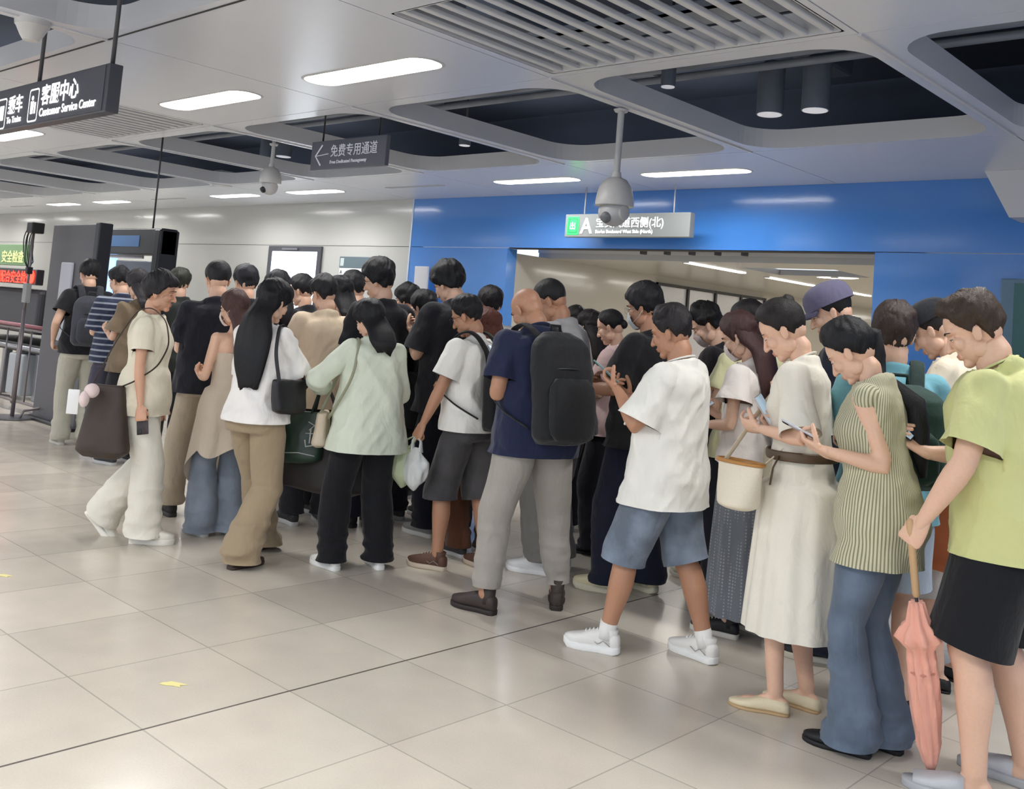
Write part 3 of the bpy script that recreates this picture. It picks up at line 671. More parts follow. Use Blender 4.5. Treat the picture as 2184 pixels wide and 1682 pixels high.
def folds(V, Q, amp, sc, seed, rot=None):
    N = vnormals(V, Q); P = V if rot is None else V@np.asarray(rot).T
    a = vnoise(P*np.asarray(sc), seed); b = vnoise(P*np.asarray(sc)*2.3, seed+5)
    r = 1-np.abs(a)*2.2                       # sharp-crested folds
    return V+N*((amp*(.75*r+.4*b)-amp*.1)[:, None])
def interp(z, tab, k): return float(np.interp(z, [t[0] for t in tab], [t[k] for t in tab]))
TORSO = {
 'm': [(.80, .150, .105, -.012), (.88, .163, .118, -.014), (.95, .160, .112, -.008), (1.05, .147, .102, .002), (1.13, .145, .100, .002), (1.25, .162, .110, -.002), (1.33, .166, .110, -.008), (1.39, .132, .088, -.012), (1.425, .075, .064, -.012), (1.45, .056, .056, -.010)],
 'f': [(.80, .152, .108, -.012), (.88, .164, .120, -.016), (.95, .154, .110, -.006), (1.05, .126, .092, .002), (1.12, .122, .088, .004), (1.24, .138, .108, .010), (1.32, .140, .098, -.004), (1.38, .112, .078, -.010), (1.415, .062, .056, -.010), (1.44, .047, .048, -.008)]}
def sring(cx, cy, z, hw, hd, n=32, e=2.35):
    a = np.linspace(0, 2*PI, n, endpoint=False); c, s = np.cos(a), np.sin(a)
    return np.stack([cx+hw*np.sign(c)*np.abs(c)**(2/e), cy+hd*np.sign(s)*np.abs(s)**(2/e), np.full(n, z)], 1)
def ik(a, b, l1, l2, pole):
    a = np.asarray(a, float); b = np.asarray(b, float); d = b-a; L = np.linalg.norm(d)
    if L > (l1+l2)*.998: b = a+d/L*(l1+l2)*.998; d = b-a; L = np.linalg.norm(d)
    u = d/L; x = (l1*l1-l2*l2+L*L)/(2*L); h = math.sqrt(max(l1*l1-x*x, 0))
    p = np.asarray(pole, float); p = p-u*(p@u); p /= np.linalg.norm(p)+1e-9
    return a+u*x+p*h, b
def unit(v): v = np.asarray(v, float); return v/(np.linalg.norm(v)+1e-12)
# ---- canonical right hand: wrist at 0, fingers +y, palm facing -z, thumb at -x
_HANDS = {}
CURLS = {'relaxed': ((18, 24, 28, 34), (30, 34, 38, 42), (18, 20, 22, 24), (.62, .72, -.30), 14),
         'phone': ((38, 40, 42, 46), (66, 68, 70, 72), (34, 36, 38, 40), (.62, .50, -.72), 30),
         'grip': ((72, 74, 76, 78), (88, 88, 88, 88), (50, 50, 50, 50), (.25, .80, -.62), 35),
         'tap': ((28, 55, 62, 66), (34, 60, 66, 70), (18, 30, 34, 36), (.62, .62, -.5), 25)}
def hand_mesh(pose, vox=.0033):
    if (pose, vox) in _HANDS: return _HANDS[pose, vox]
    c1, c2, c3, th, tc = CURLS[pose]
    rings = []
    for y, hw, hd, z in ((-.032, .010, .009, 0), (-.022, .0185, .0145, 0), (-.010, .0235, .0165, 0), (0, .028, .0165, 0), (.03, .036, .0165, -.001), (.06, .041, .0155, -.001), (.082, .0415, .0125, 0), (.094, .036, .008, .0)):
        a = np.linspace(0, 2*PI, 20, endpoint=False)
        rings.append(np.stack([hw*np.cos(a)*(1), np.full(20, y), z+hd*np.sin(a)], 1))
    P = [loft(rings), ell((-.024, .028, -.007), (.016, .028, .013), rotz(-.35))]
    for k, (bx, L, r0) in enumerate(((-.0305, .072, .0090), (-.0105, .080, .0092), (.0100, .074, .0088), (.0295, .058, .0078))):
        p = np.array([bx, .080, -.001]); fan = -bx*-.9*2.2; a = 0; pts = [p-(0, .012, 0), p]; rr = [r0, r0]
        for seg, cu in zip((.45, .31, .26), (c1[k], c2[k], c3[k])):
            a += math.radians(cu); d = np.array([math.sin(fan)*math.cos(a), math.cos(fan)*math.cos(a), -math.sin(a)])
            q = pts[-1]+d*L*seg; pts += [(pts[-1]*.5+q*.5), q]; rr += [r0*.98, r0*1.0]; r0 *= .93
        P.append(tube(pts, rr, 10, round_=True))
    d = unit((-th[0], th[1], th[2])); p = np.array([-.026, .022, -.006]); pts = [p]; rr = [.0125]
    ax = unit(np.cross(d, (.5, .3, -.8)))
    for seg, rad in ((.036, .0118), (.031, .0108), (.024, .0092)):
        pts.append(pts[-1]+d*seg); rr.append(rad)
        ang = math.radians(tc); k_ = unit((.75, .45, -.35)); d = unit(d*math.cos(ang)+k_*math.sin(ang)*.9)
    P.append(tube(pts, rr, 10, round_=True))
    _HANDS[pose, vox] = remesh(P, vox, 2); return _HANDS[pose, vox]
# ---- canonical head, eye level at z=.012, face towards +y
_HEADS = {}
def head_mesh(sex='m', vox=.0042):
    if (sex, vox) in _HEADS: return _HEADS[sex, vox]
    f = sex == 'f'; k = .93 if f else 1.0
    P = [ell((0, -.010, .045), (.0735, .093, .082), None, 28, 16), ell((0, .020, -.026), (.058*k, .062, .080), None, 24, 14),
         ell((0, .060, -.088 if not f else -.086), (.024*k, .022, .019), None), ell((0, -.045, .0), (.060, .052, .062))]
    for s in (-1, 1):
        P += [ell((s*.044*k, .004, -.058), (.018, .032, .030)), ell((s*.034, .054, -.014), (.027, .026, .028)),
              ell((s*.0105, .090, -.026), (.0085, .009, .007)), ell((s*.0755, -.010, -.006), (.007, .0165, .030), rotx(.22)@roty(s*.25)),
              ell((s*.079, -.016, .004), (.006, .014, .018), roty(s*.45))]
    P.append(tube([(0, .078, .026), (0, .089, .004), (0, .1, -.016), (0, .103, -.024)], [.007, .0085, .0105, .0115], 10, round_=True))
    P.append(tube([(-.05, .055, .034), (-.03, .076, .036), (0, .081, .033), (.03, .076, .036), (.05, .055, .034)], .0085 if not f else .0065, 8, round_=True))
    P.append(ell((0, .0815, -.052), (.022, .0095, .0055))); P.append(ell((0, .0795, -.0625), (.018, .0095, .0062)))
    nr = .038 if f else .046
    P.append(tube([(0, -.022, -.03), (0, -.024, -.07), (0, -.024, -.098)], [nr, nr*.96, nr*.86], 20))
    V, Q = remesh(P, vox, 2)
    # eye sockets pressed in a little
    for s in (-1, 1):
        c = np.array([s*.031, .082, .012]); d = np.linalg.norm((V-c)*(1, 1.0, 1.3), axis=1); V[:, 1] -= .007*np.exp(-(d/.014)**2)
    _HEADS[sex, vox] = (V, Q); return V, Q
HAIRLINE = {
 'short': [(0, 40), (35, 36), (52, 18), (66, -6), (78, -20), (90, -14), (98, -4), (110, -32), (124, -54), (180, -68)],
 'crop':  [(0, 44), (40, 36), (58, 14), (72, -6), (84, -2), (96, 6), (110, -24), (128, -50), (180, -64)],
 'mop':   [(0, 22), (40, 18), (60, -6), (74, -28), (100, -34), (124, -54), (180, -66)],
 'fem':   [(0, 40), (30, 34), (52, 12), (70, -34), (100, -44), (140, -56), (180, -62)],
 'bangs': [(0, 14), (40, 10), (58, -14), (70, -40), (180, -62)],
 'tied':  [(0, 44), (35, 38), (60, 14), (76, -14), (90, -10), (100, -26), (120, -48), (180, -62)]}
def hair_shell(style, thick=.017, vol=.012, seed=0, n=96, mrows=54, rough=.006):
    tab = HAIRLINE[style]; c = np.array([0, -.012, .030])
    az = np.linspace(-PI, PI, n, endpoint=False); el = np.linspace(-PI/2*.80, PI/2*.97, mrows)
    A, E = np.meshgrid(az, el)
    D = np.stack([np.sin(A)*np.cos(E), np.cos(A)*np.cos(E), np.sin(E)], -1).reshape(-1, 3)
    ec = np.array([0, -.010, .043])-c; er = np.array([.0765, .096, .0845])
    low = np.clip(-D[:, 2], 0, 1)
    er_ = er[None, :]*np.stack([1-.12*low, 1-.10*low, 1+.25*low], 1)
    a = (D/er_**2*D).sum(1); b = -2*(D/er_**2*ec).sum(1); cc = ((ec/er_)**2).sum(1)-1
    R = (-b+np.sqrt(np.maximum(b*b-4*a*cc, 0)))/(2*a)
    hl = np.interp(np.degrees(np.abs(A)).ravel(), [t[0] for t in tab], [t[1] for t in tab])
    hl = hl+3.5*vnoise(np.stack([A.ravel()*7, E.ravel()*0, E.ravel()*0], 1), seed+3)
    m = np.clip((np.degrees(E).ravel()-hl)/7+.5, 0, 1); m = m*m*(3-2*m)
    up = np.clip(D[:, 2], 0, 1)
    cz = np.array([0, -.45, .89]); ca = D@cz; tx = D[:, 0]; ty = D@np.array([0, .89, .45]); ph = np.arctan2(tx, ty); th = np.arccos(np.clip(ca, -1, 1))
    def ring_(k, w_, s_): return vnoise(np.stack([np.cos(ph)*k, np.sin(ph)*k, th*w_], 1), s_)
    strand = ring_(5, 1.6, seed)*.5+ring_(11, 2.2, seed+1)*.35+ring_(24, 3.0, seed+6)*.35
    lump = vnoise(D*2.6, seed+2)
    edge = np.clip((np.degrees(E).ravel()-hl)/(34 if style in ('short', 'crop', 'tied') else 12), 0, 1); back_ = np.clip(-D[:, 1]*1.2, 0, 1)
    T = thick*(.42+.58*edge)+vol*up+rough*1.3*strand+rough*1.4*lump
    Rr = (R+T)*m+(R*.80)*(1-m)
    V = c+D*Rr[:, None]
    F = []
    for i in range(mrows-1):
        for j in range(n):
            k = (j+1) % n; F.append((i*n+j, i*n+k, (i+1)*n+k, (i+1)*n+j))
    V = np.vstack([V, V[-n:].mean(0)[None], V[:n].mean(0)[None]])
    t_, b_ = len(V)-2, len(V)-1
    F += [((mrows-1)*n+j, (mrows-1)*n+(j+1) % n, t_) for j in range(n)]
    return V, F
def hair_fall(cs, seed=0, n=44, sub=5, amp=.10):
    "a fall of long hair through ring centres cs = (x,y,z,hw,hd)"
    C = np.array(cs, float); t = np.linspace(0, len(C)-1, (len(C)-1)*sub+1)
    R = np.stack([np.interp(t, range(len(C)), C[:, k]) for k in range(5)], 1)
    ks = np.ones(3)/3
    for k in range(5):
        q = np.convolve(np.pad(R[:, k], 1, 'edge'), ks, 'valid'); R[1:-1, k] = q[1:-1]
    a = np.linspace(0, 2*PI, n, endpoint=False); rings = []
    for i, (x, y, z, hw, hd) in enumerate(R):
        nn = vnoise(np.stack([np.cos(a)*6, np.sin(a)*6, np.full(n, z*2.2)], 1), seed)*.6+vnoise(np.stack([np.cos(a)*15, np.sin(a)*15, np.full(n, z*3)], 1), seed+4)*.4
        r = 1+amp*nn; last = max(0, (i-len(R)+3)/2.)
        zz = z+last*.03*vnoise(np.stack([np.cos(a)*9, np.sin(a)*9, a*0], 1), seed+9)
        rings.append(np.stack([x+hw*r*np.cos(a), y+hd*r*np.sin(a), zz], 1))
    return loft(rings)
# ---- shoes, in a foot frame: origin below the ankle, toes +y
SHOES = {  # length, width k, sole height, top profile k, collar height
 'sneaker': dict(L=.262, w=.98, sole=.027, top=1.05, col=.098), 'runner': dict(L=.270, w=1.0, sole=.031, top=1.08, col=.10),
 'flat': dict(L=.236, w=.90, sole=.010, top=.80, col=.0), 'loafer': dict(L=.252, w=.98, sole=.018, top=.85, col=.0),
 'boot': dict(L=.265, w=1.0, sole=.024, top=1.1, col=.14), 'clog': dict(L=.262, w=1.05, sole=.036, top=1.08, col=.0),
 'canvas': dict(L=.255, w=.95, sole=.026, top=.95, col=.09), 'slide': dict(L=.28, w=1.12, sole=.028, top=.8, col=.0)}
def shoe_geo(kind):
    s = SHOES[kind]; L, wk, so, tp, col = s['L'], s['w'], s['sole'], s['top'], s['col']
    ys = np.array([-.072, -.066, -.045, -.01, .03, .075, .12, .16, .19, .212, .222])*(L/.285)
    hw = np.array([.016, .027, .034, .034, .033, .039, .044, .042, .034, .021, .008])*wk
    tz = np.array([.05, .066, .075, .078, .082, .074, .060, .050, .043, .036, .030])*tp
    cx = np.array([0, 0, 0, 0, .002, .005, .006, .004, .000, -.004, -.006])
    if kind == 'slide': ys_, rg = ys, range(4, 9)
    rings = []; a = np.linspace(0, 2*PI, 24, endpoint=False); c, q = np.cos(a), np.sin(a)
    sel = range(len(ys)) if kind != 'slide' else range(4, 9)
    for i in sel:
        z0 = so*.7; z1 = so+tz[i]-.012; mz, hz = (z0+z1)/2, (z1-z0)/2
        rings.append(np.stack([cx[i]+hw[i]*np.sign(c)*np.abs(c)**.75, np.full(24, ys[i]), mz+hz*np.sign(q)*np.abs(q)**(.8)], 1))
    up = G().add(loft(rings))
    if col: up.add(tube([(0, -.018, .05), (0, -.02, so+.06), (0, -.022, col+so*.5)], [.036*wk, .034*wk, .037*wk], 20))
    if kind == 'slide': pass
    out = []
    for z, k in ((0, .94), (.004, 1.0), (so*.8, 1.02), (so, .97)):
        P = [(cx[i]-hw[i]*1.04*k, ys[i]*(1.0+.02*k), z+(.012 if i > 8 else 0)*(kind in ('runner', 'sneaker'))+(.006 if i < 2 else 0)*(kind == 'runner')) for i in range(len(ys))]
        P += [(cx[i]+hw[i]*1.04*k, ys[i]*(1.0+.02*k), z+(.012 if i > 8 else 0)*(kind in ('runner', 'sneaker'))+(.006 if i < 2 else 0)*(kind == 'runner')) for i in range(len(ys)-1, -1, -1)]
        out.append(P)
    sole = G().add(loft(out))
    lace = G()
    if kind in ('sneaker', 'runner', 'canvas'):
        for k in range(4):
            y = (.045+.02*k)*(L/.285); z = so+np.interp(y, ys, tz)-.010; w_ = .018
            lace.add(tube([(-w_, y, z-.004), (0, y+.003, z+.002), (w_, y, z-.004)], .0032, 6))
    return up, sole, lace
_SH = {}
def g_xf(g, R, t, s):
    o = G(); o.V = [(v*s)@np.asarray(R).T+np.asarray(t) for v in g.V]; o.F = list(g.F); o.M = list(g.M); o.n = g.n; return o
class Person: pass
SK = {'fair': s2l(226, 184, 158), 'mid': s2l(206, 158, 130), 'tan': s2l(184, 136, 108), 'deep': s2l(168, 118, 92)}
def person(label, px, feet, top, face, sex='m', b=1.0, tone='mid', lean=0, twist=0, head=(0, 0, 0), legs=None, armL=None, armR=None,
           hair='short', hair_c=(20, 19, 22), hair_len=None, wear=(), shoe=('sneaker', (225, 222, 215), (235, 235, 232)), vox=.011, seed=1, group='people queueing in the hall',
           glasses=None, mask=None, cap=None, hair_kw=None, bare=False):
    """px, feet = where the feet meet the floor in the photograph; top = height of the crown there;
    face = degrees turned left from looking straight away from the viewer"""
    loc = floor_at(px, feet); hz = horizon(px)
    h = EYE*(feet-top)/(feet-hz) if top else 1.68
    ld = abs(lean)+abs(head[0])*.4
    h = h*(1+.00035*ld*ld**.5) if ld else h
    az = view_az(px); rz = az+math.radians(face)
    S = h/1.70; p = Person(); p.loc, p.rz, p.S, p.h, p.sex = loc, rz, S, h, sex
    T = [(z, hw*b, hd*(b**1.3), cy) for z, hw, hd, cy in TORSO[sex]]
    # pelvis drop for wide or striding stances
    legs = legs or ((-.10, .02, 8, 0), (.10, -.02, -8, 0))
    hips = [np.array([-.088*b, 0, .875]), np.array([.088*b, 0, .875])]; ank = []; ft = []
    for (fx, fy, fyaw, lift) in legs:
        Rf = rotz(math.radians(fyaw)); Rl = rotx(-math.radians(lift)); ball = np.array([0, .12, .0])
        a_ = ball+Rl@(np.array([0, 0, .088])-ball)
        ank.append(np.array([fx, fy, 0])+Rf@a_); ft.append((Rf@Rl, np.array([fx, fy, 0])+Rf@(ball-Rl@ball)))
    drop = 0
    for hp, a_ in zip(hips, ank):
        hor = np.hypot(*(a_-hp)[:2]); need = a_[2]+math.sqrt(max(.797**2-hor**2, .01)); drop = max(drop, hp[2]-need)
    dz = np.array([0, 0, -drop]); hips = [q+dz for q in hips]
    knees = []
    for i, (hp, a_) in enumerate(zip(hips, ank)):
        yaw_ = math.radians(legs[i][2]); k_, a2 = ik(hp, a_, .400, .400, (math.sin(-yaw_)*1.0, math.cos(yaw_), .0)); knees.append(k_)
    le, tw = math.radians(lean), math.radians(twist)
    def bend(V):
        V = np.array(V, float); one = V.ndim == 1; V = np.atleast_2d(V)
        w_ = np.clip((V[:, 2]-.93)/.34, 0, 1); w_ = w_*w_*(3-2*w_)
        a = le*w_; t = tw*w_; x, y, z = V[:, 0], V[:, 1], V[:, 2]-.93
        c, s = np.cos(t), np.sin(t); x, y = x*c-y*s, x*s+y*c
        y2 = y*np.cos(a)+z*np.sin(a); z2 = -y*np.sin(a)+z*np.cos(a)
        o = np.stack([x, y2, z2+.93], 1)+dz
        return o[0] if one else o
    shx = (.168 if sex == 'm' else .146)*b**.7
    sh = [bend((-shx, -.008, 1.372)), bend((shx, -.008, 1.372))]
    ax = bend((0, .5, 1.4))-bend((0, 0, 1.4)); fwd = unit(ax)
    arms = []
    for i, A in enumerate((armL, armR)):
        s_ = -1 if i == 0 else 1
        A = A or dict(to=(s_*(.235*b), .02+math.sin(le)*.30, .795), pose='relaxed')
        to = np.array(A['to'], float); pole = A.get('pole', (s_*.45, -.75, -.55))
        e, wst = ik(sh[i], to+dz*.6, .275, .245, pole)
        d = unit(A['dir']) if 'dir' in A else unit(wst-e)
        palm = np.array(A.get('palm', (-s_, .15, 0)), float); palm = unit(palm-d*(palm@d))
        arms.append((e, wst, d, palm, A.get('pose', 'relaxed')))
    # head
    hp_, hy_, hr_ = [math.radians(v) for v in head]
    nb = bend((0, -.010, 1.425)); nd_ = rotz(tw)@rotx(-(le+.45*hp_))@np.array([0, 0, 1.])
    Rh = rotz(hy_+tw)@rotx(-(le+hp_))@roty(hr_)
    ho = nb+nd_*.078+Rh@np.array([0, .022, .074])
    p.nb, p.nd_, p.mk = nb, nd_, (1.0 if sex == 'm' else .84)*b**.6
    p.ho, p.Rh, p.arms, p.sh, p.bend, p.knees, p.ank, p.hips, p.T, p.ft, p.b, p.fwd, p.dz = ho, Rh, arms, sh, bend, knees, ank, hips, T, ft, b, fwd, dz
    # ---------- body skin
    mk = 1.0 if sex == 'm' else .84; mk *= b**.6
    parts = []
    ctop = 1.20 if bare else 9
    nosl = bare or any(isinstance(q[-1], dict) and q[-1].get('sleeve', 1) == 0 for q in wear)
    V, F = loft([sring(0, cy, z, hw*(1 if z >= ctop else .86 if z < 1.36 else .70), hd*(1 if z >= ctop else .86 if z < 1.36 else .70)) for z, hw, hd, cy in T]); parts.append((bend(V), F))
    hemz = min([9]+[(w_[2] if len(w_) > 2 and isinstance(w_[2], (int, float)) else {'trousers': .12, 'shorts': .50, 'skirt': .3}.get(w_[0], 9)) if w_[0] in ('trousers', 'shorts', 'skirt') else 9 for w_ in [(q[0], None, (q[-1].get('hem') if isinstance(q[-1], dict) and 'hem' in q[-1] else None)) if False else q[:1]+((q[1],)+((q[-1]['hem'],) if isinstance(q[-1], dict) and 'hem' in q[-1] else ())) for q in wear]])
    if sex == 'f':
        for s_ in (-1, 1): V, F = ell((s_*.058*b, .066*b, 1.235), (.046, .040, .050)); parts.append((bend(V), F))
    parts.append(tube([nb-nd_*.05, nb-nd_*.0, nb+nd_*.035, ho+Rh@np.array([0, -.028, -.085]), ho+Rh@np.array([0, -.024, -.045])], [.040*mk, .058*mk, .0555*mk, .0555*mk, .052*mk], 20))
    for i in (0, 1):
        e, wst, d, palm, pose = arms[i]
        c = sh[i]; kk = 1 if bare else .93 if nosl else .84; parts.append(ell(c, (.052*mk*kk, .052*mk*kk, .055*mk*kk)))
        q = c*.5+bend((0, -.01, 1.36))*.5; parts.append(tube([q, c], [(.062 if bare else .048)*mk, (.050 if bare else .046)*mk], 12, round_=True))
        parts.append(tube([c, c*.6+e*.4, e*.9+c*.1, e, e*.8+wst*.2, e*.6+wst*.4, wst*.95+e*.05, wst+d*.02], np.array([.049*kk, .046*(kk+1)/2, .039, .0375, .040, .037, .0235, .020])*mk, 14, round_=True))
        LP = np.array([hips[i], hips[i]*.6+knees[i]*.4, knees[i]*.9+hips[i]*.1, knees[i]+(0, .006, 0), knees[i]*.82+ank[i]*.18-(0, .012, 0), knees[i]*.62+ank[i]*.38-(0, .014, 0), knees[i]*.25+ank[i]*.75-(0, .004, 0), ank[i]])
        LR = np.array([.088, .080, .060, .055, .056, .057, .040, .036])*(mk if sex == 'm' else mk*1.12)
        LR = LR*np.where(LP[:, 2] > hemz+.03, .80, 1.0); parts.append(tube(LP, LR, 16, round_=True))
        0 and parts.append(tube([hips[i], hips[i]*.6+knees[i]*.4, knees[i]*.9+hips[i]*.1, knees[i]+(0, .006, 0), knees[i]*.82+ank[i]*.18-(0, .012, 0), knees[i]*.62+ank[i]*.38-(0, .014, 0), knees[i]*.25+ank[i]*.75-(0, .004, 0), ank[i]], np.array([.088, .080, .060, .055, .056, .057, .040, .036])*(mk if sex == 'm' else mk*1.12), 16, round_=True))
        Rf, tf = ft[i]
        for cc, rr_ in (((0, -.035, .04), (.03, .035, .036)), ((0, .03, .045), (.032, .06, .034)), ((.004, .10, .034), (.04, .06, .022)), ((.002, .15, .026), (.036, .045, .014))):
            fk = 1.0 if shoe[0] == 'slide' else .78
            parts.append(ell(tf+Rf@(np.array(cc)*(.9, .88, 1)), np.array(rr_)*(fk, .85, fk), Rf))
    V, Q = remesh(parts, max(vox*.9, .008), 9)
    g = G(); g.add((V*S, fl(Q)))
    hv, hq = head_mesh(sex, .0042 if vox < .012 else .006)
    g.add(((hv@Rh.T+ho)*S, fl(hq)))
    # lips, eyes, brows on the same body mesh
    C = hv[hq].mean(1); lip = (np.abs(C[:, 0]) < .021) & (C[:, 1] > .078) & (C[:, 2] < -.0475) & (C[:, 2] > -.0685)
    nb_ = len(Q); M_ = np.array(g.M); M_[nb_:][lip] = 1; g.M = M_.tolist()
    def hx(vf): return ((np.asarray(vf[0])@Rh.T+ho)*S, vf[1])
    for s_ in (-1, 1):
        g.add(hx(ell((s_*.0305, .0700, .0115), (.0120, .0100, .0070), None, 16, 10)), 2)
        g.add(hx(ell((s_*.0300, .0768, .0090), (.0056, .0036, .0052), None, 12, 8)), 3)
        g.add(hx(ell((s_*.0308, .0697, .0155), (.0142, .0114, .0078), rotx(-.25), 16, 10)), 0)
        g.add(hx(ell((s_*.0308, .0690, .0045), (.0136, .0106, .0052), None, 16, 8)), 0)
        g.add(hx(tube([(s_*.0185, .0748, .0112), (s_*.0305, .0812, .0112), (s_*.0440, .0722, .0090)], .0013, 6)), 3)
        g.add(hx(tube([(s_*.014, .0890, .034), (s_*.032, .0860, .0385), (s_*.049, .0690, .033)], [.0032, .0036, .0018], 6, flat=.6)), 4)
    for i in (0, 1):
        e, wst, d, palm, pose = arms[i]
        V, Q = hand_mesh(pose, .0033 if vox < .012 else .005); V = V.copy(); Fh = fl(Q)
        if i == 0: V[:, 0] *= -1; Fh = [tuple(reversed(f)) for f in Fh]
        z_ = -palm; x_ = np.cross(d, z_); Rm = np.stack([x_, d, z_], 1)
        hk = 1.0 if sex == 'm' else .90
        g.add((((V*hk)@Rm.T+wst)*S, Fh))
    mats = [skin('skin_'+tone, SK[tone]), plain('lips_'+tone, tuple(np.array(SK[tone])*(.80, .60, .60))), plain('eye_white', s2l(225, 222, 218), rough=.2), plain('iris_dark', s2l(28, 20, 17), rough=.15), plain('brow_dark', s2l(34, 28, 27), rough=.8)]
    root = obj('person', g, mats, loc=loc, rz=rz); tag(root, label, 'person', group); p.root = root
    # ---------- clothes
    for w_ in wear:
        kw_ = dict(w_[-1]) if isinstance(w_[-1], dict) else {}; ar_ = w_[1:-1] if kw_ else w_[1:]
        CLOTH[w_[0]](p, vox, seed, *ar_, **kw_)
    # ---------- hair
    hc = hairmat('hair_%d_%d_%d' % tuple(hair_c), s2l(*hair_c)); hg = G(); kw = dict(seed=seed); kw.update(hair_kw or {})
    if hair in ('short', 'crop', 'mop', 'fem', 'bangs', 'tied'):
        if cap: kw.update(thick=.006, vol=.0, rough=.001)
        if hair == 'crop': kw.setdefault('thick', .006); kw.setdefault('vol', .008); kw.setdefault('rough', .002)
        if hair == 'mop' and not cap: kw.setdefault('thick', .018); kw.setdefault('vol', .018); kw.setdefault('rough', .007)
        if hair == 'tied': kw.setdefault('thick', .007); kw.setdefault('vol', .006); kw.setdefault('rough', .002)
        hg.add(hx(hair_shell(hair, **kw)))
    if hair_len: hair_len(p, hg, seed)
    if hg.n: obj('hair', hg, hc, root)
    # ---------- shoes
    kind, cu, cs = shoe[:3]
    for i in (0, 1):
        up, so, la = shoe_geo(kind); Rf, tf = ft[i]; Mx = np.diag([-1., 1, 1]) if i == 0 else np.eye(3)
        def fx_(gg):
            o = g_xf(gg, Rf@Mx, tf, 1.0); o.V = [v*S for v in o.V]
            if i == 0: o.F = [tuple(reversed(f)) for f in o.F]
            return o
        so_ = obj('shoe', fx_(up), plain('shoe_%d_%d_%d' % tuple(cu), s2l(*cu), rough=.6, var=.05, bump=.2, bscale=200), root)
        obj('sole', fx_(so), plain('sole_%d_%d_%d' % tuple(cs), s2l(*cs), rough=.6), so_)
        if kind in ('runner', 'sneaker') and vox < .0105:
            so2 = SHOES[kind]['sole']
            for s2 in (-1, 1):
                tg = G()
                for q0 in (0,): tg.add(tube([(s2*.035, -.03, so2+.010), (s2*.0355, .005, so2+.030), (s2*.037, .03, so2+.012), (s2*.037, .06, so2+.028)], .0020, 5))
                obj('side_stripe', fx_(tg), plain('shoe_trim', s2l(150, 150, 152), rough=.6), so_)
        if la.n and vox < .012: obj('lace', fx_(la), plain('lace_%d_%d_%d' % tuple(cs), s2l(*cs), rough=.8), so_)
    if glasses:
        gg = G()
        for s_ in (-1, 1):
            a = np.linspace(0, 2*PI, 17); P = np.stack([s_*.032+.023*np.cos(a), .096-.10*np.abs(.023*np.cos(a)*s_+.032-.032)*.4, .010+.018*np.sin(a)], 1)
            gg.add(hx(tube(P, .0013, 6, caps=False))); gg.add(hx(tube([(s_*.055, .091, .014), (s_*.072, .06, .014), (s_*.080, -.005, .008)], .0014, 6)))
        gg.add(hx(tube([(-.009, .097, .012), (.009, .097, .012)], .0013, 6)))
        obj('glasses', gg, plain('glasses_'+glasses, s2l(40, 38, 40) if glasses == 'dark' else s2l(190, 190, 190), rough=.25, metal=.3), root)
    if mask:
        rings = []
        for z, hw, y in ((.0, .030, .103), (-.012, .046, .104), (-.035, .056, .108), (-.058, .052, .104), (-.085, .040, .092), (-.102, .026, .078)):
            x = np.linspace(-1, 1, 13); rings.append(np.stack([x*hw*1.12, y-.042*np.abs(x)**2.2, np.full(13, z)], 1))
        R_ = np.array(rings); inner = R_-(0, .003, 0); 
        V, F = loft(np.concatenate([R_], 0), (False, False), closed=False)
        mg = G().add(hx((V, F)))
        for s_ in (-1, 1): mg.add(hx(tube([(s_*.05, .068, -.01), (s_*.072, .02, .008), (s_*.080, -.022, .006)], .0013, 5))); mg.add(hx(tube([(s_*.05, .066, -.07), (s_*.07, .01, -.04), (s_*.080, -.022, -.012)], .0013, 5)))
        obj('face_mask', mg, cloth('mask_'+str(mask[0]), s2l(*mask), rough=.8), root)
    if cap:
        cg = G(); a = np.linspace(0, 2*PI, 40, endpoint=False); rings = []
        for z, k in ((.040, 1.0), (.06, 1.01), (.09, .98), (.116, .89), (.136, .70), (.149, .42), (.153, .12)):
            rings.append(np.stack([.0965*k*np.cos(a), -.014+.117*k*np.sin(a), np.full(40, z)], 1))
        cg.add(hx(loft(rings, (False, True))))
        cg.add(hx(ell((0, -.014, .147), (.008, .008, .005))))
        o_ = obj('cap', cg, cloth('cap_%d_%d' % (cap[0], cap[2]), s2l(*cap)), root)
        n1 = 17; x = np.linspace(-1, 1, n1); brim = []
        for t_ in np.linspace(0, 1, 5):
            brim.append(np.stack([x*(.080-.016*t_), -.014+.108*np.sqrt(1-(x*.86)**2)+t_*.062*np.sqrt(np.maximum(1-x**2*.9, 0)), .052-.020*t_-.016*x**2], 1))
        bt = np.array(brim); bb = bt-(0, 0, .004)
        ring = [np.vstack([bt[i], bb[i][::-1]]) for i in range(5)]
        obj('brim', G().add(hx(loft(ring))), cloth('cap_%d_%d' % (cap[0], cap[2]), s2l(*cap)), o_)
    if DBG: HEADS_DBG.append((label[:40], tuple(Matrix.Translation(loc) @ Matrix.Rotation(rz, 4, 'Z') @ Vector(ho*S+Rh@np.array([0, 0, .03])))))
    return p
DBG = False; HEADS_DBG = []

